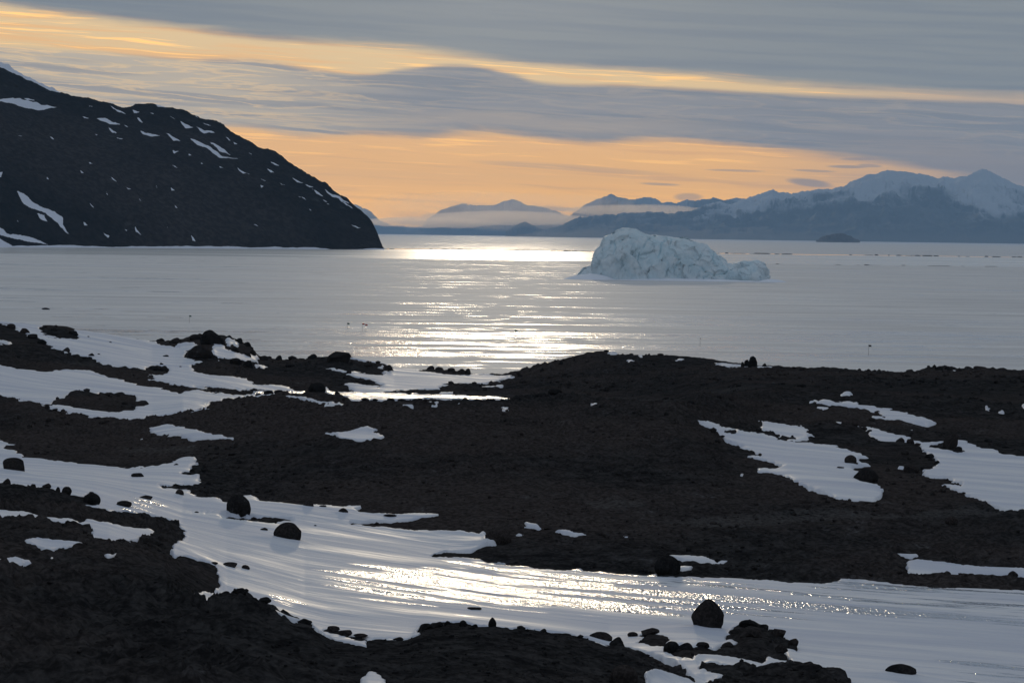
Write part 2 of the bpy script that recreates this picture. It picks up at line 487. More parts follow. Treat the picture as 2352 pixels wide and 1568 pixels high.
def sample(g, u, v, u0, v0, ss, linear=True):
    x = (u - u0) * ss - .5; y = (v - v0) * ss - .5
    H, W = g.shape
    if not linear:
        return g[np.clip(np.round(y).astype(int), 0, H - 1), np.clip(np.round(x).astype(int), 0, W - 1)]
    x = np.clip(x, 0, W - 1.001); y = np.clip(y, 0, H - 1.001)
    xi, yi = x.astype(int), y.astype(int); fx, fy = x - xi, y - yi
    return (g[yi, xi] * (1 - fx) + g[yi, xi + 1] * fx) * (1 - fy) + (g[yi + 1, xi] * (1 - fx) + g[yi + 1, xi + 1] * fx) * fy
def smooth_cols(a, r):
    k = np.exp(-0.5 * (np.arange(-int(3 * r), int(3 * r) + 1) / r) ** 2); k /= k.sum(); h = len(k) // 2
    p = np.pad(a, ((h, h), (0, 0)), mode='edge')
    return sum(k[i] * p[i:i + a.shape[0]] for i in range(len(k)))
def knots(us, pts):
    p = np.array(pts, float); return np.interp(us, p[:, 0] / DK, p[:, 1])
def rowsweep(lines, counts, us, soft=1.5):
    """lines: list of (v(u), d(u)) from near to far -> full arrays of rows"""
    Vv, Wv = [], []
    for k in range(len(lines) - 1):
        n = counts[k]
        t = (np.arange(n) / n)[:, None]
        Vv.append(lines[k][0] * (1 - t) + lines[k + 1][0] * t)
        Wv.append(1 / lines[k][1] * (1 - t) + 1 / lines[k + 1][1] * t)
    Vv.append(lines[-1][0][None]); Wv.append(1 / lines[-1][1][None])
    Vv, Wv = np.concatenate(Vv), np.concatenate(Wv)
    return smooth_cols(Vv, soft), smooth_cols(Wv, soft)

# ------------------------------------------------------------------ the moraine in front: crest and valley lines (x, row) and heights
US = np.linspace(-190, 1214, 960)
def LV(pts_v, pts_z):          # a line seen at row v lying at height z
    v = knots(US, pts_v) / DK; z = knots(US, pts_z)
    return v, d_of(US, v, z)
def LD(d, z):                  # a line out of sight, at distance d and height z
    d = d + 0 * US; z = z + 0 * US
    return v_of(US, d, z), d
lines, cnt = [], []
lines.append(LD(6.0, 22.6)); cnt.append(8)
lines.append(LD(30.0, 18.5)); cnt.append(20)
lines.append(LV([(-400, 1640), (2800, 1640)], [(-400, 13.8), (450, 13.4), (1150, 13.0), (1600, 11.6), (2000, 10.6), (2800, 10.2)])); cnt.append(110)
A = LV([(-400, 1310), (0, 1330), (200, 1345), (400, 1380), (480, 1385), (515, 1372), (550, 1366), (590, 1378), (640, 1398), (690, 1420), (720, 1436), (750, 1462), (850, 1468), (940, 1466), (965, 1452), (985, 1438), (1060, 1432), (1130, 1432), (1250, 1450), (1330, 1466), (1450, 1500), (1540, 1535), (1620, 1560), (1800, 1566), (2000, 1585), (2800, 1600)],
       [(-400, 13.6), (0, 13.2), (450, 12.6), (760, 11.9), (1150, 12.0), (1450, 11.4), (1620, 10.6), (1900, 9.9), (2800, 9.6)])
lines.append(A); cnt.append(14)
zA = CAMZ - (A[0] - (234.45 + (US - 512) * ROLL)) * A[1] / FPX
hid = np.interp(US * DK, [380, 520, 1400, 1600], [0, 1, 1, 0])
lines.append(LD(A[1] * (1.02 + 0.09 * hid), zA - 0.15 - hid * 2.0)); cnt.append(44)
lines.append(LV([(-400, 1235), (0, 1245), (250, 1255), (420, 1262), (520, 1300), (700, 1350), (1150, 1395), (1700, 1440), (2352, 1465), (2800, 1480)],
                [(-400, 12.9), (0, 12.5), (250, 11.9), (420, 10.8), (520, 10.2), (700, 9.5), (1150, 8.9), (1700, 8.8), (2800, 8.8)])); cnt.append(64)
lines.append(LV([(-400, 1115), (0, 1125), (150, 1135), (250, 1152), (420, 1170), (700, 1195), (900, 1225), (1150, 1290), (1390, 1311), (1700, 1328), (2000, 1341), (2352, 1353), (2800, 1370)],
                [(-400, 12.2), (0, 11.9), (220, 11.2), (420, 9.9), (700, 9.5), (1150, 8.65), (1700, 8.55), (2800, 8.5)])); cnt.append(84)
lines.append(LV([(-400, 1050), (0, 1055), (300, 1072), (450, 1042), (700, 1080), (1150, 1120), (1700, 1150), (2352, 1170), (2800, 1180)],
                [(-400, 9.8), (0, 9.6), (300, 9.4), (450, 9.9), (700, 10.3), (1150, 10.3), (1700, 9.9), (2352, 9.6), (2800, 9.6)])); cnt.append(94)
C = LV([(-400, 900), (0, 918), (200, 945), (350, 962), (470, 938), (540, 920), (600, 906), (640, 902), (700, 912), (850, 925), (1000, 921), (1150, 923), (1230, 912), (1270, 908), (1310, 916), (1390, 925), (1480, 930), (1560, 932), (1650, 905), (1800, 888), (2000, 900), (2352, 930), (2800, 940)],
       [(-400, 9.6), (0, 9.4), (350, 9.5), (470, 10.4), (600, 11.8), (700, 12.3), (1550, 12.3), (1700, 11.6), (2000, 11.0), (2352, 10.6), (2800, 10.4)])
lines.append(C); cnt.append(16)
zC = CAMZ - (C[0] - (234.45 + (US - 512) * ROLL)) * C[1] / FPX
hid = np.interp(US * DK, [420, 600, 1560, 1700], [0, 1, 1, 0.25])
lines.append(LD(C[1] * (1.03 + 0.12 * hid), zC - 0.1 - hid * 3.2)); cnt.append(14)
lines.append(LV([(-400, 865), (0, 880), (450, 897), (700, 918), (850, 929), (1550, 918), (1700, 872), (2000, 884), (2352, 900), (2800, 910)],
                [(-400, 9.4), (0, 9.3), (450, 7.6), (700, 6.0), (850, 5.7), (1400, 5.7), (1550, 6.4), (1700, 8.0), (2800, 8.2)])); cnt.append(26)
lines.append(LV([(-400, 840), (0, 850), (250, 872), (450, 890), (700, 893), (1150, 894), (1390, 896), (1560, 886), (1700, 862), (2000, 872), (2352, 884), (2800, 890)],
                [(-400, 9.8), (0, 9.7), (250, 8.4), (450, 7.1), (700, 5.8), (1390, 5.8), (1560, 6.5), (1700, 8.0), (2800, 8.2)])); cnt.append(64)
cv = knots(US, [(-400, 700), (-200, 718), (0, 736), (60, 742), (140, 752), (250, 766), (350, 782), (400, 780), (440, 772), (490, 764), (540, 775), (575, 796), (600, 818), (640, 822), (690, 823), (740, 818), (775, 811), (820, 822), (880, 832), (905, 844), (990, 850), (1080, 857), (1160, 860), (1200, 846), (1240, 834), (1300, 821), (1350, 810), (1385, 806), (1405, 808), (1440, 813), (1550, 815), (1620, 822), (1700, 834), (1800, 842), (1900, 847), (2000, 854), (2080, 859), (2130, 853), (2170, 848), (2200, 851), (2280, 848), (2352, 855), (2500, 862), (2800, 850)]) / DK
cd = np.interp(US * DK, [-400, 0, 480, 700, 1160, 1390, 1700, 2352, 2800], [375, 372, 370, 356, 356, 362, 350, 334, 330])
lines.append((cv, cd)); cnt.append(26)
lines.append(LD(cd + 26, np.maximum(0.5, (CAMZ - (cv - 234.45 - (US - 512) * ROLL) * cd / FPX) * 0.45))); cnt.append(14)
lines.append(LD(cd + 64, 0.25)); cnt.append(6)
lines.append(LD(cd + 105, -2.5))
GV, GW = rowsweep(lines, cnt, US, 1.3)
GD = 1 / GW
GU = np.broadcast_to(US, GV.shape)
GP = at_d(GU, GV, GD)
nr, nc = GV.shape

SNOWPOLY = [   # (outline, id); id 0 paints bare ground again
 ("A:-1900,-200 0,110 90,130 240,165 460,200 700,235 830,255 1020,300 1240,350 1345,366 1345,378 1500,405 1600,430 1680,430 1690,450 1660,470 1650,500 1690,530 1860,558 1730,575 1720,600 1740,640 1800,655 2000,680 2200,700 2260,745 B:0,755 150,765 280,775 300,790 350,815 A:2294,805 2200,800 1900,790 1700,780 1500,745 1280,705 1400,710 1290,655 1400,670 1480,670 1530,625 1400,600 1290,620 1100,600 1060,600 900,570 800,520 620,470 580,480 520,440 420,400 410,370 330,330 250,310 150,260 120,240 0,200 -1900,-120", 1),
 ("A:360,240 400,228 700,236 690,270 600,285 710,320 680,350 550,345 430,320 380,300 360,270", 0),
 ("A:820,258 940,268 1010,288 1020,312 900,290", 0),
 ("A:0,362 60,370 165,407 60,398 0,392 -400,380 -400,350", 40),
 ("A:-1900,160 0,580 150,620 400,650 470,630 600,625 700,625 830,640 960,690 1080,710 1150,745 1280,770 1500,805 1620,830 1700,815 1720,808 2150,850 B:0,850 450,835 300,845 0,865 A:2130,870 1980,910 1890,915 1820,950 1890,975 1700,1000 1500,1030 1380,1045 1270,1075 1100,1068 880,1060 700,1025 600,1000 420,950 230,905 0,870 -1900,640", 1),
 ("A:500,890 620,850 720,832 950,838 1130,855 1210,880 1220,905 1340,930 1350,950 1250,950 1170,950 1240,985 1140,985 1050,1000 950,1003 860,990 700,965 560,950 400,925 480,925", 0),
 ("A:1325,1160 1370,1135 1430,1130 1465,1112 1600,1130 1720,1158 1900,1190 2000,1220 2105,1230 2105,1250 1950,1252 1750,1240 1600,1210 1480,1210 1400,1205 1350,1185", 2),
 ("A:1220,1243 1280,1243 1270,1254 1230,1254", 41),
 # mound on the far left shore
 ("A:1590,400 1660,385 1780,405 1740,425 1600,432", 42), ("A:1900,420 1930,338 1960,380 2060,450 2150,480 2294,490 B:40,510 0,545 A:2200,545 2000,525 1920,515 1905,480", 3),
 ("A:2020,340 2110,370 2150,420 2080,395 2040,415", 42), ("B:0,580 130,595 0,602 -20,590", 42), ("A:1900,588 2050,575 2040,592", 42),
 # centre shore slope
 ("B:570,598 660,605 800,630 900,650 1000,665 1150,668 1140,640 1200,635 1230,605 1100,560 1000,550 820,500 810,485 1000,530 1230,570 1420,600 1500,635 1700,665 1930,660 2294,680 2294,690 2240,700 2130,730 1990,750 1700,760 1640,770 1670,795 1500,800 1300,815 1050,822 880,815 770,740 900,745 1060,770 1160,778 1080,735 1000,712 890,690 870,670 800,648 690,638", 4),
 ("B:850,565 960,578 860,576", 42), ("B:1100,598 1125,598 1120,622 1100,618", 42),
 ("B:1420,600 1580,606 1700,628 1930,620 1920,675 1700,664 1530,632", 0),
 ("B:-30,820 350,818 700,822 1000,828 1500,846 2000,862 2294,878 2294,893 1800,886 1500,876 1400,892 1280,892 1180,900 1060,905 830,895 770,856 450,835 -30,846", 5),
 ("B:400,845 440,828 560,770 610,790 640,850 750,850 830,880 700,880 520,872", 0),
 ("B:580,788 640,792 660,810 690,850 610,845", 42),
 ("B:250,880 285,855 430,885 600,915 850,928 700,934 500,915 330,900", 6),
 ("B:1500,924 1650,921 1640,936 1500,937", 43), ("B:610,1185 700,1180 860,1165 960,1145 1020,1122 1010,1150 1080,1170 1070,1190 1165,1225 1100,1250 1000,1260 850,1255 740,1240 710,1210", 7),
 ("B:1310,940 1400,945 1400,958 1320,955", 43), ("B:1775,945 1840,940 1830,960 1790,965", 43), ("B:2170,963 2294,985 2240,995", 43), ("B:1575,1130 1630,1130 1600,1143", 43),
 ("B:1640,825 1790,825 1750,840 1650,838", 44), ("B:2000,780 2210,765 2210,785 2000,790", 44), ("B:80,1055 110,1057 95,1063", 43),
 # crest in the middle
 ("C:860,455 960,485 870,484", 45), ("C:1025,550 1060,540 1105,553 1060,566 1030,566", 45), ("C:1100,490 1185,500 1170,511", 45), ("C:1450,545 1480,530 1535,535 1525,552 1480,552", 45),
 ("C:1790,570 1900,576 2050,590 2294,603 D:0,596 70,615 C:2294,618 2000,609 1860,592", 8),
 ("C:690,925 780,940 720,978 690,978", 46), ("C:140,950 210,962 150,970", 46), ("C:1470,960 1580,950 1580,968 1500,972", 46), ("C:1500,985 1560,983 1625,998 1520,1000", 46), ("C:1220,1011 1258,1022 1230,1024", 46), ("C:1630,940 1670,945 1640,952", 46),
 # the two snow tongues on the right
 ("C:1605,1078 1740,1088 1860,1118 1910,1140 2000,1155 2294,1195 D:0,1210 300,1270 590,1305 640,1320 740,1345 920,1410 800,1412 820,1440 930,1465 830,1490 730,1528 820,1550 H:560,130 620,155 580,185 630,215 740,232 770,260 775,295 720,335 600,335 480,325 390,300 300,265 150,200 120,180 0,150 C:2294,1545 2180,1535 2200,1500 2294,1500 D:0,1510 165,1515 0,1450 C:2150,1412 2090,1385 2294,1405 2040,1332 2010,1312 2120,1320 2010,1285 1900,1250 1815,1210 1780,1140 1700,1110", 9),
 ("C:1900,1165 2010,1170 2020,1192 1930,1188", 0),
 ("C:2030,1055 2294,1085 D:0,1090 200,1120 340,1130 330,1150 375,1175 345,1190 400,1215 320,1240 210,1240 100,1215 0,1180 C:2260,1170 2220,1150 2250,1120 2150,1080", 10),
 ("D:385,893 440,905 500,885 620,900 850,935 1060,960 1120,968 1090,982 1250,1010 1280,1035 1400,1060 1480,1085 1535,1100 1480,1112 1330,1112 1200,1080 1100,1050 1000,1020 980,1005 870,980 720,950 650,935 520,940 430,925", 11),
 ("D:420,960 560,983 660,1003 520,990 430,982", 47), ("D:880,1028 1000,1038 1140,1066 1000,1056", 47),
 ("D:600,1082 700,1100 820,1130 1000,1160 1150,1210 1400,1275 1560,1262 1580,1280 1440,1308 1600,1340 1720,1365 1700,1330 1660,1260 1760,1270 1900,1320 2100,1370 2294,1410 4300,1850 4300,2900 H:3200,710 1900,450 1725,412 1550,380 1350,320 1390,318 1150,225 1220,230 1310,250 1290,220 1150,180 1050,165 1050,125 1150,125 1100,120 1160,95 1120,60 1060,20 D:1390,1340 1340,1300 1250,1275 1150,1275 1020,1270 900,1240 870,1210 920,1190 830,1140 740,1120 600,1110 570,1110", 12),
 ("D:1230,1160 1300,1164 1290,1177", 47), ("D:1370,1142 1470,1150 1420,1160", 47), ("D:660,830 685,818 740,835 720,857 650,852", 47),
 ("D:1290,653 1480,663 1470,672 1300,667", 48), ("D:1640,626 1760,643 1650,653", 48), ("D:1940,948 2000,958 1950,964", 47), ("D:2060,973 2130,983 2100,991", 47), ("D:2270,945 2294,930 2350,935 2350,955", 47), ("H:885,109 930,111 930,123 880,123", 47),
 # snow tongue far left of the broad valley
 ("A:-1900,900 0,1250 80,1290 175,1305 60,1320 20,1330 160,1350 140,1370 230,1395 180,1404 0,1395 -1900,1330", 13),
 # the broad snow valley
 ("E:-1500,-150 0,30 200,55 450,80 700,105 880,123 1050,105 1170,75 1280,45 1330,55 1300,80 1340,90 1290,120 1300,140 1200,175 1290,180 1345,170 1350,205 1360,220 1300,245 1170,240 1060,250 1100,270 1250,275 1310,305 1320,320 1470,325 1510,360 1540,360 1620,310 1700,305 1720,320 F:20,340 80,345 240,360 280,370 510,375 520,383 710,380 715,395 670,415 700,425 860,430 1235,425 1230,435 1080,452 1025,475 860,488 610,495 640,505 900,520 1150,548 1380,548 1500,560 1550,545 1540,600 1580,635 1625,645 1500,665 1440,680 1290,675 1180,705 1250,718 1500,740 1570,760 1725,778 G:0,780 200,795 370,808 450,800 490,815 800,838 920,845 960,828 990,845 1130,852 1725,880 H:0,880 370,903 480,880 480,865 550,868 640,878 720,885 860,915 1200,928 1725,948 3200,1010 3200,1700 0,1700 G:950,1700 890,1510 960,1480 1060,1500 1200,1525 1250,1540 1170,1480 1100,1430 1000,1395 800,1350 650,1330 500,1285 360,1235 200,1220 60,1195 0,1210 F:1725,1215 1560,1190 1480,1185 1390,1150 1230,1165 1110,1185 1090,1245 1030,1280 900,1275 740,1280 750,1322 520,1290 440,1240 400,1210 380,1170 260,1145 150,1110 80,1070 0,1055 E:1725,1045 1610,970 1500,995 1400,1040 1380,1020 1260,1025 1200,1000 1280,970 1430,965 1470,920 1475,870 1465,830 1440,790 1400,755 1330,735 1240,720 1160,715 1155,655 1190,625 1230,610 1245,560 1200,500 1150,475 950,430 830,405 790,415 720,417 560,370 405,348 520,355 640,372 670,335 620,300 560,320 480,310 380,285 230,268 130,255 50,240 0,245 -1500,80", 1),
 ("E:1170,425 1300,430 1440,438 1480,452 F:0,480 120,495 250,488 260,482 200,465 80,455 0,452 E:1700,450 1600,455 1440,442", 0),
 ("F:455,1225 480,1210 540,1225 640,1265 750,1270 740,1282 650,1282 560,1252", 0),
 ("E:0,410 80,412 200,425 300,455 400,470 450,465 540,500 580,465 680,490 800,515 900,535 1010,540 1050,570 1000,590 900,610 750,618 660,612 600,590 620,550 600,520 500,505 380,490 200,475 120,478 0,465 -900,440 -900,395", 14),
 ("E:160,625 185,605 250,595 400,615 560,635 710,655 600,662 480,660 330,672 270,660", 15), ("E:-200,738 0,735 110,725 190,745 225,765 120,772 0,780 -200,784", 16), ("E:690,710 870,702 860,719 800,719 730,726", 49), ("E:285,705 330,705 310,714", 49), ("E:325,725 370,723 350,734", 49),
 ("E:1225,1555 1280,1538 1380,1568 1420,1640 1240,1640", 50), ("F:710,1568 750,1510 800,1520 880,1568 860,1640 720,1640", 50),
 # rock outcrop below the egg-shaped boulder
 ("G:860,1250 880,1232 950,1235 985,1255 1040,1270 1070,1280 1040,1300 1030,1330 960,1330 880,1310 840,1305 910,1280", 0),
 ("G:1030,1345 1025,1320 1070,1300 1110,1325 1150,1315 1200,1330 1240,1325 1300,1325 1370,1350 1410,1330 1400,1320 1500,1325 1540,1295 1430,1275 1450,1255 1490,1245 1480,1215 1520,1190 1590,1178 1700,1185 H:0,1215 100,1250 80,1260 190,1330 215,1360 150,1350 70,1330 120,1370 120,1410 160,1435 100,1430 0,1400 G:1720,1400 1700,1450 1600,1430 1400,1390 1240,1375 1220,1400 1130,1395 1050,1370", 0),
 ("G:1250,1470 1260,1455 1350,1430 1500,1460 1725,1475 H:0,1480 60,1470 180,1462 250,1480 350,1495 450,1530 600,1620 0,1700 G:1300,1700 1250,1600 1400,1545 1440,1532 1330,1500", 0),
 # patches on the dark slope in the middle
 ("G:1040,713 1200,715 1290,722 1350,745 1370,765 1400,750 1465,748 1450,772 1360,774 1200,760 1080,735", 17), ("G:1135,787 1225,795 1190,815 1140,815", 51), ("G:70,517 100,490 210,527", 51), ("G:265,538 360,541 420,560 550,570 400,574 320,557", 52), ("G:650,576 865,592 760,590", 52), ("G:20,575 90,569 60,584", 51),
 ("G:690,291 860,317 780,310", 52), ("G:1535,165 1575,172 1545,183", 51), ("G:1560,28 1650,35 1725,60 1725,76 1640,55", 9),
 ("H:930,780 960,745 1010,738 1100,755 1230,772 1400,785 1600,792 1725,800 3200,860 3200,940 1725,857 1500,852 1240,850 1030,848 940,825", 18), ("H:865,701 1000,706 1040,722 960,729 890,717", 53),
]
P_ = [(trace(s), i) for s, i in SNOWPOLY]
MU0, MU1, MV0, MV1, MSS = -200, 1224, 290, 730, 2.5
IDG = raster(P_, MU0, MU1, MV0, MV1, MSS)
MASK = blur(np.where(IDG > 0, 1.0, -1.0), 1.6)
MASKW = blur(np.where(IDG > 0, 1.0, -1.0), 9.0)
ICEPOLY = [(trace("W:640,1330 760,1310 900,1300 1080,1285 1350,1310 1900,1338 2780,1365 2780,1440 2000,1425 1650,1420 1400,1412 1200,1405 1000,1395 800,1365"), 1),
           (trace("B:-30,820 350,818 700,822 1000,828 1500,846 2000,862 2294,878 2294,893 1800,886 1500,876 1400,892 1280,892 1180,900 1060,905 830,895 770,856 450,835 -30,846"), 1),
           (trace("W:2060,1520 2240,1510 2400,1516 2400,1600 2250,1600 2120,1545"), 1), (trace("W:600,1360 700,1380 720,1395 640,1400"), 1), (trace("W:200,1170 320,1150 420,1140 300,1190"), 1)]
ICEM = blur((raster(ICEPOLY, MU0, MU1, MV0, MV1, 2.0) > 0).astype(float), 12.0)
ICES = blur((raster([ICEPOLY[1]], MU0, MU1, MV0, MV1, 2.0) > 0).astype(float), 1.2)
# wander the traced edge a little so it follows the rubble
jit = fbm(GP[..., 0] * 0.5, GP[..., 1] * 0.5, oct=4, seed=5)
jv = GV + jit * 2.2
ju = GU + fbm(GP[..., 0] * 0.35, GP[..., 1] * 1.1, oct=3, seed=15) * 3.0 + fbm(GP[..., 0] * 2.6, GP[..., 1] * 1.6, oct=3, seed=16) * 2.6
jv = jv + fbm(GP[..., 0] * 3.1, GP[..., 1] * 1.9, oct=3, seed=17) * 0.8
m = np.clip(sample(MASK, ju, jv, MU0, MV0, MSS) + 0.28, -1, 1)
mw = sample(MASKW, GU, GV, MU0, MV0, MSS)
ids = sample(IDG, ju, jv, MU0, MV0, MSS, False)
icem = np.maximum(sample(ICEM, GU, GV, MU0, MV0, 2.0) * np.interp(GU, [300, 560, 800], [0.95, 0.9, 0.72]), sample(ICES, GU, GV, MU0, MV0, 2.0))
pix = GD / FPX
X, Y = GP[..., 0], GP[..., 1]
mw2 = sample(blur(np.where(IDG > 0, 1.0, -1.0), 22.0), GU, GV, MU0, MV0, MSS)
rough = fbm(X * 0.05, Y * 0.05, oct=2, seed=1) * 0.55 * (1 - 0.9 * sstep(mw2, -0.99, -0.55)) + fbm(X * 0.33, Y * 0.33, oct=4, seed=2) * 0.42 + np.maximum(fbm(X * 0.7, Y * 0.7, oct=2, seed=3, ridge=True), 0) * 0.16
bl = fbm(X * 1.1, Y * 1.1, oct=2, seed=8)
rough = rough + np.maximum(bl - 0.1, 0) * 0.35
cl = clods(X, Y, 2.4, .75, .4, 51) + clods(X, Y, 1.1, .46, .65, 52) * .9 + clods(X, Y, 0.5, .24, .75, 53) * (1 - sstep(GD, 190, 330))
rough = rough + cl * (1 - 0.55 * sstep(mw, -0.9, -0.2)) * (0.35 + 0.65 * sstep(fbm(X * 0.06, Y * 0.06, oct=3, seed=54), -.2, .4))
lumpy = np.clip(0.8 + fbm(X * 0.03, Y * 0.03, oct=2, seed=33) * 1.1, 0.25, 1.25)
# the ridge right in front is coarser, with crags
nearc = sstep(-GD, -105, -80) * sstep(-(GU * DK - 900), 0, 500)
crag = fbm(X * 0.22 + 0.3 * fbm(X * 0.5, Y * 0.5, oct=2, seed=6), Y * 0.22, oct=4, seed=7, ridge=True)
far_s = 1.0 - sstep(GD, 110, 150) * 0.35 - sstep(GD, 200, 340) * 0.1
rk = rough * lumpy * far_s * (1 - 0.85 * sstep(m, -0.05, 0.9)) * (1 - 0.9 * sstep(icem, 0.2, .8)) + nearc * crag * 0.85 * (1 - sstep(m, -.5, .5))
shore = sstep(GD, 400, 440)
GZ = GP[..., 2].copy()
snow_h = 0.03 + 0.3 * pix
ISL = [(p, 1) for p, j in P_ if j == 0]
isl = sample(blur((raster(ISL, MU0, MU1, MV0, MV1, 2.0) > 0).astype(float), 5.0), GU, GV, MU0, MV0, 2.0)
rk = rk + isl ** 1.5 * 3.5 * pix * (1 - sstep(m, -.3, .5))
rockz = GZ + rk - 0.14 * sstep(m, -0.2, 0.8)
drift = fbm(X * 0.05, Y * 0.13, oct=3, seed=21) * 0.16 + fbm(X * 0.02, Y * 0.05, oct=2, seed=22) * 0.18
snowz = GZ + np.where(m > 0, m * (snow_h + 0.05), m * 0.5) + drift * sstep(mw, 0.0, 0.9) * (1 - 0.85 * icem)
drift_b = np.zeros_like(GZ)
for reg, bx, by, bw in (('G', 1325, 1218, 225), ('F', 205, 612, 190), ('E', 1595, 455, 165), ('E', 80, 168, 152), ('F', 1628, 632, 178), ('H', 895, 1540, 215), ('G', 590, 1303, 162), ('E', 1198, 328, 64), ('F', 342, 407, 74), ('F', 576, 442, 68)):
    (bu, bv), = trace("%s:%f,%f" % (reg, bx, by))
    j = int(np.clip(np.searchsorted(US, bu), 1, nc - 1)); k = int(np.nonzero(GV[28:, j] <= bv)[0][0]) + 28
    ww = bw / REG[reg][2] / 4 * GD[k, j] / FPX
    ex, ey = (X - X[k, j] + 0.25 * ww) / (ww * 1.0), (Y - Y[k, j] - 0.1 * ww) / (ww * 0.8)
    drift_b = drift_b + np.exp(-(ex ** 2 + ey ** 2)) * ww * 0.15 * sstep(m, 0, .6)
snowz = snowz + drift_b
VR = np.stack([X, Y, rockz], -1).reshape(-1, 3)
F_ = grid_faces(nr, nc)
SILT = [(trace(q), 1) for q in ("C:-600,815 0,835 600,850 1100,868 1650,880 1500,920 1000,926 700,905 300,885 0,880 -400,900 -900,880", "C:1600,830 1900,780 2294,740 2294,775 2000,830 1700,870", "A:900,1330 1500,1300 1900,1310 1700,1370 1200,1380",
        "G:420,340 700,320 960,340 900,390 600,400", "G:900,480 1300,440 1725,420 H:300,400 900,420 1400,380 1700,420 1000,470 300,500 G:1500,540", "A:300,560 800,540 1100,610 700,600")]
silt = sample(blur((raster(SILT, MU0, MU1, MV0, MV1, 2.0) > 0).astype(float), 5.0), GU, GV, MU0, MV0, 2.0)
struct(mesh_obj('ground', VR, F_, ROCK, attrs={'silt': silt}))
snowz = snowz + np.where((ids >= 40) | (ids == 8) | (ids == 6), 0.9 * pix, 0) * sstep(m, -.2, .5)
VSN = np.stack([X, Y, snowz], -1).reshape(-1, 3)
mf = m.ravel()[F_].max(1)
idf = np.where(mf > -0.75, ids.ravel()[F_].max(1), 0)
# grow ids one ring so every edge of snow is kept
idn = ids.copy()
for _ in range(3):
    p = np.pad(idn, 1, mode='edge')
    nb = np.maximum.reduce([p[:-2, 1:-1], p[2:, 1:-1], p[1:-1, :-2], p[1:-1, 2:]])
    idn = np.where(idn > 0, idn, nb)
idf = np.where(mf > -0.8, idn.ravel()[F_].max(1), 0)
RANK = ['largest', 'second largest', 'third largest', 'fourth largest', 'fifth largest', 'sixth largest', 'seventh largest', 'eighth largest', 'ninth largest', 'tenth largest']
PATCH = {   # traced patches that stand alone
 2: "pale snow tongue in the dark hollow left of the broad moraine hill",
 3: "snow sheet on the flank of the rocky shore mound",
 6: "thin bright snow streak along the crest of the broad moraine hill",
 7: "fan-shaped snow patch high on the broad dark moraine hill",
 8: "long thin snow strip beside the blocky crest boulder",
 9: "large striped snow tongue running down between rubble ridges",
 10: "small snow slab above the large striped snow tongue",
 11: "narrow slanting snow band on the far dark slope",
 12: "wide snow slope running down beside the rubble spur",
 13: "wedge of snow at the edge of the dark flat",
 14: "curved snow patch lying on the rounded dark moraine",
 15: "slim snow patch below the curved one on the rounded moraine",
 16: "snow patch tucked behind the craggy foreground ridge",
 17: "snow patch above the dark boulder at the valley edge",
 18: "long snow bench above the dark bank of the snow valley"}
SMALL = {40: ("sliver of snow on the dark bank of the shore slope", "snow slivers on the shore slope"), 41: ("tiny snow fleck in the dark hollow", "snow flecks in the hollow"),
 42: ("small snow scrap among the shore mound rocks", "snow scraps on the shore mounds"), 43: ("small snow scrap along the crest of the broad moraine hill", "snow scraps on the hill crest"),
 44: ("thin snow lens on the mud beside the frozen pond", "snow lenses by the pond"), 45: ("small snow scrap on the pointed shore hill", "snow scraps on the pointed shore hill"),
 46: ("small snow scrap among the rubble behind the broad hill", "snow scraps in the rubble"), 47: ("short snow sliver on the far rubble slope beside the striped tongue", "snow slivers on the rubble slope"),
 48: ("thin snow line on the far shoreline crest", "snow lines on the shoreline"), 49: ("little snow scrap in front of the rounded moraine", "snow scraps by the rounded moraine"),
 50: ("snow clod poking out of the foreground crags", "snow clods in the crags"), 51: ("small snow scrap on the dark lower hillside", "snow scraps on the lower hillside"),
 52: ("hair-thin snow line across the dark lower hillside", "snow lines on the lower hillside"), 53: ("short snow strip above the long snow bench", "snow strips above the bench")}
for i in sorted(set(np.unique(idf)) - {0}):
    keep = idf == i
    if keep.sum() < 4: continue
    if i in (1, 4): struct(sub_mesh('snow_field', VSN, F_, keep, SNOW, {'ice': icem}))
    elif i == 5: struct(sub_mesh('frozen_pond', VSN, F_, keep, SNOW, {'ice': icem}))
    elif i in PATCH:
        tag(sub_mesh('snow_patch', VSN, F_, pieces(F_, keep)[0], SNOW, {'ice': icem}), PATCH[i], 'snow patch')
    else:
        # several scraps painted with one id: split by outline
        cu, cvv = GU.ravel()[F_].mean(1), GV.ravel()[F_].mean(1)
        cents = np.array([p.mean(0) for p, j in P_ if j == i])
        fi = np.nonzero(keep)[0]
        own = np.argmin(np.hypot(cu[fi][:, None] - cents[None, :, 0], (cvv[fi][:, None] - cents[None, :, 1]) * 2), 1)
        sets = []
        for k in range(len(cents)):
            kk = np.zeros_like(keep); kk[fi[own == k]] = True
            if kk.sum() >= 2: sets.append(pieces(F_, kk)[0])
        sets.sort(key=lambda k: -k.sum())
        for q, kk in enumerate(sets):
            r = '' if len(sets) == 1 else ('smallest ' if q == len(sets) - 1 else RANK[q] + ' ')
            tag(sub_mesh('snow_patch', VSN, F_, kk, SNOW, {'ice': icem}), r + SMALL[i][0].replace('small ', '').replace('little ', ''), 'snow patch', SMALL[i][1])
TOPZ = np.maximum(rockz, np.where(m > -.3, snowz - drift_b, -99))

def ground_at(u, v):           # first ground met by the pixel's ray
    j = int(np.clip(np.searchsorted(US, u), 1, nc - 1))
    col = GV[:, j]
    ks = np.nonzero(col[28:] <= v)[0]
    k = int(ks[0]) + 28 if len(ks) else nr - 20
    return np.array([X[k, j], Y[k, j], TOPZ[k, j]]), GD[k, j], k, j

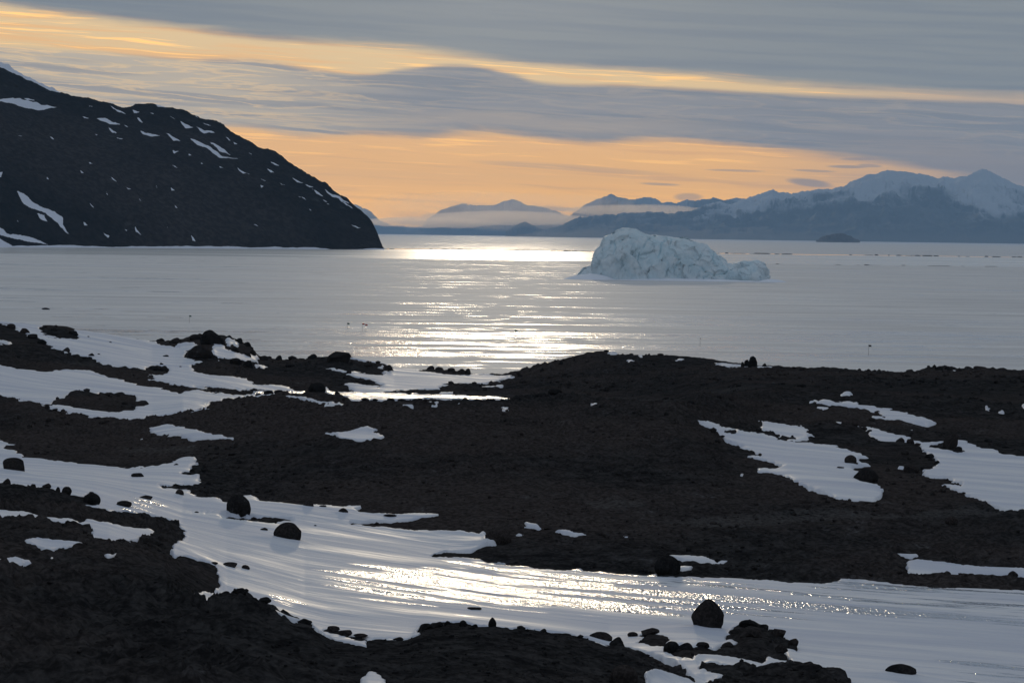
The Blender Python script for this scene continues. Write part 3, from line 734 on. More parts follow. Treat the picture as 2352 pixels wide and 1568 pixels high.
# ------------------------------------------------------------------ sea ice, lead
def sheet(name, y0f, y1f, z, mat, nx=160, ny=40, x0=-42000, x1=42000):
    # columns denser in view
    t = np.linspace(-1, 1, nx); xs = np.sign(t) * np.abs(t) ** 3 * x1
    out = []
    for k in range(ny):
        s = (k / (ny - 1)) ** 2
        a, b = y0f(xs), y1f(xs)
        out.append(np.stack([xs, a + (b - a) * s, np.full_like(xs, z)], -1))
    return struct(mesh_obj(name, np.concatenate(out), grid_faces(ny, nx), mat, smooth=False))
wob = lambda xs, s, a: fbm(xs * 0.004, xs * 0 + s, oct=5, seed=40) * a
near_edge = lambda xs: 2480 + 0.10 * np.clip(xs, -4000, 4000) + wob(xs, 1.5, 60)
far_edge = lambda xs: 4020 + 0.08 * np.clip(xs, -4000, 4000) + wob(xs, 7.5, 130)
sheet('sea_ice', lambda xs: 150 + 0 * xs, near_edge, 0.0, SEAICE)
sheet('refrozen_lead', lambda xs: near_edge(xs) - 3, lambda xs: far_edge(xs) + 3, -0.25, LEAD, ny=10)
sheet('sea_ice', far_edge, lambda xs: 56000 + 0 * xs, 0.0, FARICE)

def ice_ridge(name, ef, xa, xb, h, w, seed, label):
    rng = np.random.RandomState(seed)
    V, Fc = [], []
    x = xa
    while x < xb:
        L = rng.uniform(2, 9) if rng.rand() < .7 else rng.uniform(9, 40)
        dens = 0.5 + 0.5 * float(fbm(np.array([x * 0.006]), np.array([seed + .5]), oct=3, seed=44)[0]) * 1.6
        if rng.rand() < 0.25 + 0.7 * dens:
            y = float(ef(np.array([x]))[0]) + rng.uniform(-w, w)
            hh = h * rng.uniform(0.25, 1.0) ** 1.4; ww = rng.uniform(1.0, 3.0)
            k = len(V); tl = rng.uniform(-.5, .5, 8)
            for i, (a, b, c) in enumerate([(0, -1, -.4), (1, -1, -.4), (1, 1, -.4), (0, 1, -.4), (.15, -.5, 1), (.8, -.5, .75), (.85, .4, .9), (.1, .5, .7)]):
                V.append((x + a * L, y + b * ww, c * hh + (tl[i] * .3 * hh if c > 0 else 0)))
            Fc += [(k, k + 1, k + 5, k + 4), (k + 1, k + 2, k + 6, k + 5), (k + 2, k + 3, k + 7, k + 6), (k + 3, k, k + 4, k + 7), (k + 4, k + 5, k + 6, k + 7)]
        x += L * rng.uniform(0.4, 1.1)
    return V, Fc
RIDGE = rock_material('shaded_ridge_ice', 0.3, dark=(0.13, 0.12, 0.115, 1), pale=(0.40, 0.385, 0.375, 1))  # shade of the backlit side and dark crack water put into the colour
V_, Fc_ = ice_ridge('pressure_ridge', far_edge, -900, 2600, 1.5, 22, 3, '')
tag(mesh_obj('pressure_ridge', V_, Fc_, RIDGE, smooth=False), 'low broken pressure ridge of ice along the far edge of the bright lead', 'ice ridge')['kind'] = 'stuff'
V_, Fc_ = ice_ridge('pressure_ridge', near_edge, 120, 1700, 0.8, 9, 5, '')
tag(mesh_obj('pressure_ridge', V_, Fc_, RIDGE, smooth=False), 'faint ice lip along the near edge of the bright lead beyond the iceberg', 'ice ridge')['kind'] = 'stuff'

# ------------------------------------------------------------------ headland
def headland():
    us = np.linspace(-170, 384.5, 900)
    crest = trace("K:-900,-330 -500,-60 -200,140 0,275 50,310 100,340 200,395 300,435 380,458 450,475 560,492 620,483 700,478 780,492 860,502 930,535 1010,570 1060,600 1140,640 1180,670 1250,695 1300,720 1340,750 1400,785 1440,815 1480,840 1540,875 1590,915 1620,945 1660,965 1690,995 1710,1020 1730,1060 1745,1100 1758,1132 1767,1146")
    bd = np.interp(us, [-200, 0, 200, 384], [3150, 3330, 3600, 3830])
    vb = v_of(us, bd, 0 * us)
    vc = np.minimum(np.interp(us, crest[:, 0], crest[:, 1]), vb - 0.2)
    hp = vb - vc
    cdd = bd + 40 + hp * 4.2
    v0 = v_of(us, bd - 6, 0 * us - 3)
    mid_d = bd + 18 + hp * 1.55                                   # lower slope steeper than the top
    vm = vb - hp * 0.55
    L = [(v0, bd - 6), (vb, bd), (vm, mid_d), (vc, cdd), (v_of(us, cdd + 300 + hp * 3, 0 * us - 8), cdd + 300 + hp * 3)]
    V, W = rowsweep(L, [4, 130, 120, 12], us, 1.2)
    D = 1 / W; Ug = np.broadcast_to(us, V.shape); P = at_d(Ug, V, D)
    X, Y = P[..., 0], P[..., 1]
    env = sstep(P[..., 2], 0, 25)
    gull = fbm(X * 0.010 - P[..., 2] * 0.004, Y * 0.003, oct=4, seed=60, ridge=True)
    n = gull * 8.0 + fbm(X * 0.03, Y * 0.02, P[..., 2] * 0.03, oct=5, seed=61) * 5.5 + np.maximum(fbm(X * 0.09, Y * 0.06, P[..., 2] * .09, oct=3, seed=62), 0) * 4.0
    z = P[..., 2] + n * (0.15 + 0.85 * env) * sstep(hp, 0, 60)[None] * 0.8 + n * 0.12
    polys = [trace(s) for s in (
     "K:-700,-190 -300,80 0,280 60,317 130,358 200,394 310,441 230,424 150,392 60,352 20,330 0,320 -300,110 -700,-150", "K:-400,440 0,456 90,466 160,483 268,511 200,509 100,492 0,474 -400,450", "K:445,550 480,548 558,591 500,581 460,567", "K:495,598 538,616 510,614", "K:525,628 560,643 540,642",
     "K:640,599 735,637 700,632 650,612", "K:755,628 823,661 790,658", "K:828,560 888,591 850,591", "K:895,588 984,624 930,619", "K:868,646 950,678 1042,724 1000,717 900,677", "K:950,656 1058,703 1000,694", "K:1090,776 1155,810 1120,802",
     "K:1338,818 1394,837 1360,834", "K:1398,842 1448,869 1420,866", "K:1430,880 1494,909 1460,904", "K:1490,876 1560,912 1610,946 1540,918", "K:1556,922 1624,965 1590,950", "K:75,888 110,903 180,948 250,983 280,1018 285,1050 317,1087 290,1070 248,1034 215,992 150,954 108,938",
     "K:170,990 207,1003 217,1037 195,1023", "K:-400,980 0,1038 30,1063 130,1088 225,1127 150,1114 50,1089 0,1074 -400,1010", "K:-300,1070 0,1096 55,1127 0,1133 -300,1128", "K:870,1078 902,1112 885,1107", "K:793,693 822,706 800,711", "K:378,538 412,546 390,551", "K:480,1073 512,1091 500,1097",
     "K:625,1048 653,1092 630,1073", "K:378,1038 407,1056 385,1052", "K:400,928 432,962 415,952", "K:-20,800 9,805 8,832 -20,830", "K:700,476 785,492 720,496", "K:608,508 648,520 620,525", "K:1136,703 1163,722 1150,717", "K:1228,778 1262,796 1245,794", "K:508,813 542,832 520,827", "K:360,778 383,799 370,795",
     "K:1010,770 1030,790 1015,785", "K:630,555 665,573 640,568", "K:210,820 228,835 215,832", "K:430,615 445,625 435,625", "K:1185,825 1225,836 1200,834", "K:1010,706 1095,738 1060,732", "K:690,530 712,538 700,540", "K:570,580 590,588 575,588", "K:410,745 430,752 415,753", "K:780,875 800,890 785,890", "K:575,850 600,865 585,862",
     "K:100,462 170,475 120,472", "K:500,490 590,533 540,520", "K:865,722 885,730 870,730", "K:1060,650 1085,658 1070,660", "K:920,758 935,764 925,766", "K:485,870 495,895 487,890", "K:1195,858 1212,864 1200,868", "K:805,945 820,965 810,962")]
    rg = np.random.RandomState(4)
    for _ in range(25):                                          # thin leftovers in the gullies
        cx = rg.uniform(-60, 370); top = np.interp(cx, crest[:, 0], crest[:, 1])
        cy = top + (245 - top) * rg.rand() ** 1.3 * 0.95 + 2
        L = rg.uniform(1.0, 6.0); th = rg.uniform(.35, .8); sl = rg.uniform(.3, .55) if cy < top + 70 else rg.uniform(.5, 1.6); L = L if sl < .6 else L * .45
        polys.append(np.array([(cx - L, cy - L * sl), (cx, cy - th * .6), (cx + L, cy + L * sl), (cx + L * .2, cy + th + L * sl * .2)]))
    g = raster([(p, 1) for p in polys], -180, 400, -60, 260, 5.0)
    mk = blur(np.where(g > 0, 1.0, -1.0), 0.8)
    j1 = fbm(X * 0.02, P[..., 2] * 0.05, oct=4, seed=70)
    mm = sample(mk, Ug + j1 * 3.0, V + j1 * 0.7, -180, -60, 5.0)
    # rafted ice along the foot
    foot = (vb - V) - (0.5 + 1.6 * np.maximum(fbm(X * 0.02, Y * 0.004, oct=4, seed=72), -.2))
    mm = np.maximum(mm, np.clip(-foot * 1.2, -1, 1) * (V < vb + 2))
    mm = np.maximum(mm, -1)
    F4 = grid_faces(*V.shape)
    struct(mesh_obj('headland', np.stack([X, Y, z], -1).reshape(-1, 3), F4, HEAD, attrs={'snow': np.clip(mm * 0.5 + 0.5, 0, 1)}))
headland()

# ------------------------------------------------------------------ far ranges
def rangeobj(name, crest, dist, base_z, depth, amp, mat, seed, u0, u1, nu, rows=110, fl=1.0):
    us = np.linspace(u0, u1, nu)
    c = trace(crest)
    vc = np.interp(us, c[:, 0], c[:, 1])
    vc = vc + fbm(us * 0.13, us * 0 + seed, oct=3, seed=seed, ridge=True) * -0.9 + fbm(us * 0.6, us * 0 + seed, oct=3, seed=seed + 1) * 0.7
    d0 = dist + 0 * us
    vb = v_of(us, d0, 0 * us + base_z)
    vc = np.minimum(vc, vb - 0.15)
    hp = vb - vc
    edge = np.clip(hp / 6.0, 0.05, 1)
    L = [(vb, d0), (vb - hp * 0.42 * fl, d0 + depth * 0.45 * edge), (vc, d0 + depth * edge), (v_of(us, d0 + depth * 1.8 * edge + 300, 0 * us + base_z), d0 + depth * 1.8 * edge + 300)]
    V, W = rowsweep(L, [rows // 2, rows // 2, 8], us, 0.9)
    D = 1 / W; Ug = np.broadcast_to(us, V.shape); P = at_d(Ug, V, D)
    hz = P[..., 2]
    k = 3.2 / (hp.max() / FPX * dist)
    X, Y = P[..., 0] * k, P[..., 1] * k
    wx = fbm(X * 0.6, Y * 0.3, oct=2, seed=seed + 5) * 0.5
    n = fbm(X * 1.1 + wx, Y * 0.45 + wx, oct=5, gain=0.42, seed=seed, ridge=True) * 0.9 + fbm(X * 4, Y * 2, oct=3, seed=seed + 9) * .05
    env = sstep(hz, 0, amp * 2.2)
    crestw = 1 - 0.8 * np.exp(-((D - (d0 + depth * edge)[None]) / (depth * 0.12)) ** 2)
    z = hz + n * amp * env * crestw
    return struct(mesh_obj(name, np.stack([P[..., 0], P[..., 1], z], -1).reshape(-1, 3), grid_faces(*V.shape), mat))
MTN = mountain_material('far_mountain', 0.60, 900.0, 0.6)
MTN2 = mountain_material('far_peak', 0.5, 900.0, 0.4)
DARKM = mountain_material('dark_island', 9.0, 900.0, 0.0)
rangeobj('mountain_range', "W:1180,541 1240,531 1290,518 1330,500 1400,492 1450,489 1490,485 1540,490 1590,483 1620,470 1650,462 1680,468 1700,460 1730,450 1758,438 1775,432 1790,441 1820,443 1850,438 1880,431 1910,433 1940,425 1960,412 1990,402 2010,398 2030,392 2050,390 2080,393 2120,397 2150,407 2170,405 2190,408 2220,402 2245,391 2260,387 2275,392 2290,400 2320,415 2360,428 2420,410 2500,430 2650,405 2800,430", 34000, -20, 9000, 130, MTN, 80, 505, 1230, 1000)
rangeobj('distant_peak', "W:1270,541 1300,500 1340,471 1370,455 1390,449 1405,444 1420,451 1430,454 1460,456 1478,452 1495,451 1508,457 1520,461 1550,464 1580,458 1610,458 1640,452 1665,458 1690,452 1720,456 1760,470 1800,500 1840,545", 48000, -20, 3500, 70, MTN2, 90, 553, 801, 400, 60)
rangeobj('distant_peak', "W:950,538 985,500 1010,483 1040,470 1060,465 1085,467 1110,470 1135,470 1150,462 1165,457 1178,455 1190,458 1205,467 1240,473 1280,482 1320,500 1390,541", 52000, -20, 2500, 50, MTN2, 93, 414, 606, 300, 50)
rangeobj('distant_peak', "W:1165,528 1195,511 1205,506 1218,513 1235,521 1255,530", 44000, -20, 1200, 20, MTN, 96, 506, 548, 120, 30)
rangeobj('distant_coast', "W:700,440 780,456 820,469 850,482 870,503 900,517 1000,521 1100,523 1250,529 1350,535", 54000, -20, 1500, 25, MTN2, 99, 300, 600, 400, 40)
rangeobj('island', "W:1876,550 1895,541 1915,536 1938,534 1955,541 1974,552", 21000, -10, 500, 12, DARKM, 103, 816, 860, 120, 30)

# ------------------------------------------------------------------ iceberg
def shards(P, cell, tilt, seed):
    """piecewise flat fracture faces: every cell of broken ice gets its own plane"""
    q = P / cell; f = np.floor(q)
    best = np.full(P.shape[:-1], 9e9); out = np.zeros(P.shape[:-1])
    for dx in (-1, 0, 1):
        for dy in (-1, 0, 1):
            for dz in (-1, 0, 1):
                c = f + np.array([dx, dy, dz])
                h = [hash3(c[..., 0], c[..., 1], c[..., 2], seed + k) for k in range(7)]
                ctr = c + .5 + .45 * np.stack(h[:3], -1)
                d = q - ctr; d2 = (d ** 2).sum(-1)
                val = (d * np.stack(h[3:6], -1)).sum(-1) * tilt * cell + h[6] * 0.12 * cell
                k = d2 < best
                out = np.where(k, val, out); best = np.where(k, d2, best)
    return out
def iceberg():
    D0 = 1460.0
    sil = trace("I:250,565 290,530 320,500 345,478 385,472 405,478 418,505 424,420 427,345 440,325 460,305 490,285 510,262 514,215 520,197 545,186 575,172 600,160 640,130 670,122 700,115 760,118 830,125 870,150 910,166 950,180 1010,182 1090,195 1140,201 1180,208 1270,205 1330,225 1400,250 1450,258 1490,265 1510,285 1530,310 1560,328 1600,365 1630,388 1660,410 1700,450 1740,452 1780,452 1810,438 1850,432 1900,437 1940,430 1980,426 2010,430 2030,440 2060,470 2080,505 2088,540 2090,575 2078,600")
    us = np.linspace(sil[0, 0], sil[-2, 0] + 0.4, 520)
    vt = np.interp(us, sil[:, 0], sil[:, 1])
    vb = v_of(us, D0 + 0 * us, 0 * us)
    ctr = at_d(np.array([us.mean()]), np.array([vb.mean()]), np.array([D0]))[0]
    xs = at_d(us, vb, D0 + 0 * us)[:, 0]
    hs = np.maximum((vb - vt) * D0 / FPX, 0.4)
    t = (xs - xs[0]) / (xs[-1] - xs[0])
    wd = np.interp(t, [0, .04, .09, .12, .3, .55, .75, .85, .93, .975, 1], [2, 7, 11, 17, 26, 25, 19, 15, 15, 10, 1.5])
    nt_ = 190
    tau = np.linspace(0, 1, nt_)[:, None]
    ex = np.interp(t, [0, .1, .14, .6, .8, 1], [1, .8, .55, .62, .85, .7])[None]
    c, s = np.cos(np.pi * tau), np.sin(np.pi * tau)
    y = -np.sign(c) * np.abs(c) ** ex * wd[None]
    lean = 0.30 * (hs[None] * (np.abs(s) ** ex))                  # the face leans back
    z = hs[None] * np.abs(s) ** ex
    y = y + lean * (c > 0)
    x = np.broadcast_to(xs, y.shape).copy()
    P = np.stack([x, y, z - 0.6], -1)
    # chunky facets and broken steps
    du = np.gradient(P, axis=1); dv = np.gradient(P, axis=0)
    nrm = np.cross(du, dv); nrm /= np.linalg.norm(nrm, axis=-1, keepdims=True) + 1e-9
    if nrm[nt_ // 4, 260, 1] > 0: nrm = -nrm
    q = P * 0.16
    W_ = P + np.stack([fbm(P[..., 0] * .2, P[..., 1] * .2, P[..., 2] * .2, oct=2, seed=140 + k) for k in range(3)], -1) * 2.0
    n = shards(W_, 11.0, 0.40, 120) * 0.75 + shards(W_ + 31, 4.0, 0.42, 150) * 0.5 + fbm(P[..., 0] * 0.5, P[..., 1] * 0.5, P[..., 2] * 0.5, oct=4, seed=121) * 0.5 + np.minimum(fbm(P[..., 0] * .11, P[..., 1] * .1, P[..., 2] * .05, oct=3, seed=124, ridge=True), .3) * 1.6
    env = np.clip(hs / 9, 0.15, 1)[None] * sstep(z, 0.0, 3.0)
    topk = 1 - 0.7 * np.abs(s) ** 4
    # cracks
    cr_ = np.zeros_like(z); dirt = np.zeros_like(z)
    pu = us[None] + 0 * z; pv = v_of(pu, D0 + 0 * z, z)
    front = (tau < 0.5) + 0 * z
    for line, wpx in (("I:1085,225 1050,262 1040,330 1015,388", 1.0), ("I:1005,185 940,208 900,250 878,290", .8), ("I:1430,490 1480,530 1560,546 1650,532 1712,525", .9), ("I:1175,370 1222,402 1200,430 1178,472", 1.1), ("I:1440,602 1450,572 1500,552", .8),
                      ("I:655,232 690,210", 1.0), ("I:600,240 620,300 610,360", .7), ("I:1150,230 1120,300", .7), ("I:840,330 820,420 850,500", .5), ("I:1300,470 1360,462 1420,488", .6), ("I:700,500 800,490 900,510", .5), ("I:1560,340 1540,420 1580,470", .6)):
        p = trace(line)
        dmin = np.full(z.shape, 99.0)
        for (x1, y1), (x2, y2) in zip(p[:-1], p[1:]):
            L2 = (x2 - x1) ** 2 + (y2 - y1) ** 2
            tt = np.clip(((pu - x1) * (x2 - x1) + (pv - y1) * (y2 - y1)) / L2, 0, 1)
            dmin = np.minimum(dmin, np.hypot(pu - x1 - tt * (x2 - x1), pv - y1 - tt * (y2 - y1)))
        cr_ = np.maximum(cr_, np.exp(-(dmin / wpx) ** 2) * front)
    for (px, py) in ((1352, 462), (1210, 402), (1045, 418), (1215, 490), (1660, 532), (1705, 530), (1470, 520), (680, 216), (755, 195), (492, 552), (950, 207), (1258, 465)):
        a, b = trace("I:%d,%d" % (px, py))[0]
        dirt = np.maximum(dirt, np.exp(-(((pu - a) / 1.0) ** 2 + ((pv - b) / 0.6) ** 2)) * front)
    disp = n * env * topk - cr_ * 0.9
    P = P + nrm * disp[..., None]
    P[..., 2] = np.maximum(P[..., 2], -0.6)
    P[..., 0] -= ctr[0]
    o = mesh_obj('iceberg', P.reshape(-1, 3), grid_faces(nt_, len(us)), BERG, attrs={'crack': cr_ * 0.55, 'dirt': dirt * 0.85})
    o.location = (ctr[0], ctr[1] + 22, 0)
    tag(o, 'blue white iceberg with a steep end and a low tail frozen into the sea ice', 'iceberg')
    # drift aprons of snow at both ends
    for (a, b, hh, dep, lab) in ((120, 620, 3.2, 16, 'snow drift with ice rubble banked against the steep end of the iceberg'), (1960, 2240, 1.5, 9, 'low snow drift tailing off from the thin end of the iceberg'), (560, 2080, 1.2, 7, 'long low snow bank along the foot of the iceberg face')):
        ua = trace("I:%d,560" % a)[0, 0]; ub = trace("I:%d,560" % b)[0, 0]
        xs2 = at_d(np.linspace(ua, ub, 140), v_of(np.linspace(ua, ub, 140), np.full(140, D0), np.zeros(140)), np.full(140, D0))[:, 0]
        tt = np.linspace(0, 1, 140)[None]; yy = np.linspace(-1, 1, 40)[:, None]
        prof = np.sin(np.pi * tt) ** (0.8 if hh < 2 else 1.0)
        zz = hh * prof * (1 - yy ** 2) - 0.05 + fbm(xs2[None] * 0.25 + 0 * yy, yy * 3 + 0 * xs2[None], oct=4, seed=130) * 0.5 * prof * (hh / 2) * (1 - yy ** 2)
        Y2 = yy * dep * (0.3 + 0.7 * prof) + 0 * tt
        X2 = xs2[None] + 0 * Y2
        g = mesh_obj('snow_drift', np.stack([X2 - X2.mean(), Y2, zz], -1).reshape(-1, 3), grid_faces(40, 140), FARSNOW)
        g.location = (X2.mean(), ctr[1] + (2 if hh > 1.3 else -3.5), 0)
        tag(g, lab, 'snow drift')
iceberg()

# ------------------------------------------------------------------ boulders
def boulder_mesh(seed, sx, sy, sz, sub=4, planes=11, style='block'):
    rng = np.random.RandomState(seed)
    bm = bmesh.new(); bmesh.ops.create_icosphere(bm, subdivisions=sub, radius=1.0)
    co = np.array([v.co for v in bm.verts])
    if style == 'egg':
        co[:, :2] *= (1.0 - 0.30 * np.clip(co[:, 2:3], -1, 1) - 0.12 * np.clip(co[:, 2:3], 0, 1) ** 2)
        lo, hi = 0.84, 0.99
    elif style == 'point':
        co[:, :2] *= (1.0 - 0.42 * co[:, 2:3]); co[:, 0] += co[:, 2] * 0.25; lo, hi = .72, .95
    elif style == 'round': lo, hi = 0.84, 1.0
    else: lo, hi = 0.56, 0.88; planes += 4
    for _ in range(planes):
        n = rng.normal(size=3); n[2] *= 0.7; n /= np.linalg.norm(n); h = rng.uniform(lo, hi)
        d = co @ n - h
        co = co - np.where(d > 0, d, 0)[:, None] * n * 0.92
    o = rng.uniform(0, 50, 3)
    r = 1 + fbm(co[:, 0] * 1.8 + o[0], co[:, 1] * 1.8 + o[1], co[:, 2] * 1.8 + o[2], oct=4, seed=seed) * (0.07 if style != 'block' else 0.06)
    co = co * r[:, None]
    co = co / np.array([np.ptp(co[:, 0]) / 2, np.ptp(co[:, 1]) / 2, np.ptp(co[:, 2]) / 2])
    co *= np.array([sx, sy, sz])
    for v, c in zip(bm.verts, co): v.co = c
    for f in bm.faces: f.smooth = style != 'block'
    me = bpy.data.meshes.new('boulder'); bm.to_mesh(me); bm.free()
    me.materials.append(BOULDER)
    return me
def boulder(reg, x, y, w, h, label, group=None, style='block', seed=None, name='boulder'):
    k = REG[reg][2]
    (u, v), = trace("%s:%f,%f" % (reg, x, y))
    p, d, _, _ = ground_at(u, v)
    ws = w / k / 4 * d / FPX; hs = h / k / 4 * d / FPX
    seed = seed or (int(x * 7 + y * 13 + ord(reg)) % 9973)
    rng = random.Random(seed)
    # the lower third sits in the ground
    bury = {'egg': 0.24, 'round': 0.42}.get(style, 0.58)
    tot = hs * (1 + bury)
    me = boulder_mesh(seed, ws / 2, ws / 2 * rng.uniform(.75, 1.05), tot / 2, 4 if w / k > 25 else 3, 12 if style == 'block' else 9, style)
    o = bpy.data.objects.new(name, me); COL.objects.link(o)
    o.location = (p[0], p[1] + ws * 0.30, p[2] + tot / 2 - hs * bury)
    tag(o, label, 'boulder' if name == 'boulder' else 'stone', group)
    return o
# --- boulders that can be singled out
boulder('G', 1325, 1218, 225, 210, 'tall egg-shaped black boulder standing alone on the snow valley', style='egg', seed=11)
boulder('F', 205, 612, 190, 125, 'rounded dark boulder half sunk in the middle of the snow band', style='round', seed=12)
boulder('E', 1595, 455, 165, 138, 'upright dark boulder at the foot of the broad moraine hill', style='round', seed=13)
boulder('E', 80, 168, 152, 88, 'blocky dark boulder with a stepped top on the upper snow slope', seed=14)
boulder('F', 1628, 632, 178, 108, 'squat dark boulder at the tip of a snow spit below the hill', style='round', seed=15)
boulder('G', 1050, 850, 178, 120, 'broad dark boulder on the bank where the hill meets the snow valley', style='round', seed=16)
boulder('H', 895, 1540, 215, 78, 'low flat dark boulder in the snow below the egg-shaped one', style='round', seed=17)
boulder('H', 662, 215, 168, 92, 'leaf-shaped dark boulder beside the striped snow tongue', style='round', seed=18)
boulder('G', 590, 1303, 162, 62, 'flat dark boulder in snow just beyond the foreground ridge', style='round', seed=19)
boulder('G', 700, 1348, 105, 64, 'pointed dark slab leaning beside the flat boulder', style='point', seed=20)
boulder('G', 812, 1253, 72, 28, 'small humped dark stone above the leaning slab', style='round', seed=21)
boulder('G', 920, 1268, 125, 36, 'flat-topped dark rock at the edge of the outcrop', seed=22)
boulder('G', 1075, 1372, 110, 78, 'rugged dark rock at the near end of the outcrop', seed=23)
boulder('E', 612, 370, 115, 72, 'dark boulder at the end of the rounded moraine crest', style='round', seed=24)
boulder('E', 440, 314, 68, 48, 'dark cobble next to the boulder on the rounded moraine crest', style='round', seed=25)
boulder('E', 1198, 328, 64, 38, 'squarish dark stone sitting in the snow above the wide bend', seed=26)
boulder('E', 825, 390, 105, 34, 'low dark stone where snow meets the rounded moraine', style='round', seed=27)
boulder('F', 342, 407, 74, 46, 'pointed dark stone in the strip of snow under the hill', style='point', seed=28)
boulder('F', 576, 442, 68, 34, 'small dark pyramid stone on the snow strip under the hill', style='egg', seed=29)
boulder('F', 1590, 1212, 56, 62, 'knob of rock standing up from the foreground ridge', style='egg', seed=30)
boulder('C', 2155, 612, 84, 86, 'tall block of rock standing on the shoreline crest', seed=31)
boulder('C', 2095, 608, 52, 60, 'rock leaning against the tall crest block', seed=32)
boulder('C', 2062, 608, 34, 48, 'narrow rock beside the pair on the shoreline crest', seed=33)
boulder('A', 122, 182, 66, 60, 'blocky dark boulder on the snowy shore crest', seed=34)
boulder('A', 38, 182, 62, 32, 'low dark rock next to the blocky boulder on the shore crest', seed=35)
boulder('D', 1635, 1345, 140, 132, 'ragged dark crag rising from the wide snow slope', seed=36)
boulder('D', 1690, 1366, 90, 55, 'rubble block at the foot of the ragged crag', seed=37)
boulder('B', 540, 852, 160, 84, 'dark rock hump capped with snow beside the frozen pond', style='round', seed=38)
boulder('B', 720, 854, 58, 28, 'small dark stone at the edge of the frozen pond', seed=39)
boulder('C', 378, 892, 130, 52, 'domed dark boulder on the crest of the broad moraine hill', style='round', seed=40)
boulder('H', 1235, 505, 88, 55, 'dark boulder alone on the bare slope above the snow bench', style='round', seed=41)
boulder('H', 1645, 860, 68, 40, 'pointed dark stone on the bank below the long snow bench', style='egg', seed=42)
boulder('H', 1200, 852, 52, 30, 'little dark stone at the lip of the long snow bench', style='egg', seed=43)
boulder('H', 575, 882, 58, 30, 'dark stone at the notch in the snow valley edge', style='round', seed=44)
boulder('G', 750, 1600, 190, 130, 'dark boulder rising at the front of the foreground ridge', style='round', seed=45)
boulder('B', 720, 562, 235, 92, 'rocky knob on the centre of the shore ridge', seed=46)
boulder('A', 1890, 400, 190, 110, 'rugged summit block on the rocky shore mound', seed=47)
boulder('A', 1790, 530, 240, 118, 'dark rock mass in front of the rocky shore mound', seed=48)
boulder('D', 730, 1490, 110, 70, 'dark hump at the head of the rubble spur', style='round', seed=49)
boulder('H', 965, 150, 110, 55, 'dark block on the rubble spur between the snow tongues', seed=50)
# --- look-alike stones
def many(lst, label, group):
    kinds = {}
    for q in lst: kinds.setdefault(random.Random(q[1]).choice(['block', 'round', 'block', 'point']), []).append(q)
    for st, qs in kinds.items():
        word = {'block': 'blocky', 'round': 'rounded', 'point': 'pointed'}[st]
        qs.sort(key=lambda q: -q[3] * q[4] / REG[q[0]][2] ** 2)
        for i, (reg, x, y, w, h) in enumerate(qs):
            r = '' if len(qs) == 1 else ('smallest ' if i == len(qs) - 1 else RANK[min(i, 9)] + ' ')
            boulder(reg, x, y, w, h, r + word + ' ' + label, group, style=st, name='stone')
many([('A', 462, 224, 38, 22), ('A', 720, 250, 30, 10), ('A', 588, 467, 64, 36), ('A', 810, 512, 58, 24), ('A', 1475, 506, 54, 14), ('A', 1435, 592, 34, 17), ('A', 980, 379, 28, 8), ('A', 790, 333, 20, 7), ('A', 878, 497, 24, 8), ('A', 1605, 617, 22, 8), ('A', 1360, 640, 110, 45), ('A', 1450, 650, 100, 50), ('A', 415, 972, 44, 32)],
     'dark stone poking through the snow of the left shore slope', 'stones on the left shore slope')
many([('A', 420, 235, 50, 20), ('A', 520, 245, 60, 22), ('A', 640, 250, 80, 22), ('A', 640, 330, 90, 30), ('A', 860, 275, 60, 12), ('A', 950, 290, 60, 20), ('A', 200, 300, 90, 40), ('A', 290, 350, 90, 40), ('A', 370, 390, 80, 40), ('A', 90, 250, 80, 40)],
     'rough dark rock in the rubble bands on the left shore crest', 'rubble rocks on the left shore crest')
many([('A', 1470, 352, 40, 26), ('A', 1420, 372, 80, 26), ('A', 1645, 335, 46, 32), ('A', 1560, 390, 120, 50), ('A', 1740, 360, 110, 50), ('A', 2210, 507, 64, 34), ('A', 2250, 485, 64, 42), ('A', 2200, 425, 70, 44), ('A', 2140, 385, 60, 38), ('A', 2100, 460, 80, 44), ('A', 1980, 400, 60, 50), ('A', 2100, 585, 110, 50), ('A', 2210, 605, 100, 56), ('A', 2040, 345, 60, 20)],
     'rugged black rock on the rocky shore mound', 'rocks of the shore mound')
many([('B', 70, 542, 78, 44), ('B', 195, 527, 70, 48), ('B', 310, 530, 76, 32), ('B', 400, 535, 60, 22), ('B', 500, 535, 84, 42), ('B', 590, 540, 50, 26), ('B', 1560, 632, 70, 26), ('B', 1640, 642, 80, 36), ('B', 1740, 660, 70, 30), ('B', 1830, 668, 80, 48), ('B', 1890, 670, 60, 50), ('B', 830, 660, 50, 32), ('B', 1000, 600, 80, 40), ('B', 1180, 630, 80, 40)],
     'dark rock along the low ridge of the central shore', 'rocks of the central shore ridge')
many([('C', 62, 672, 44, 26), ('C', 265, 624, 38, 26), ('C', 340, 606, 44, 28), ('C', 432, 574, 44, 30), ('C', 550, 545, 18, 16), ('C', 980, 492, 28, 14), ('C', 1195, 497, 24, 14), ('C', 1225, 494, 28, 17), ('C', 1060, 494, 40, 12), ('C', 1320, 495, 60, 14), ('C', 2250, 607, 44, 30), ('C', 840, 470, 50, 16)],
     'small dark stone on the skyline of the pointed shore hill', 'stones on the pointed shore hill')
many([('D', 830, 662, 30, 16), ('D', 220, 622, 36, 18), ('D', 320, 630, 36, 16), ('D', 100, 612, 60, 16), ('D', 500, 645, 40, 12), ('D', 640, 655, 60, 16), ('D', 1600, 654, 70, 44), ('D', 1530, 658, 70, 30), ('D', 1265, 668, 64, 22), ('D', 1820, 640, 50, 16), ('D', 1900, 640, 110, 26)],
     'dark rock on the low shoreline crest', 'rocks on the low shoreline crest')
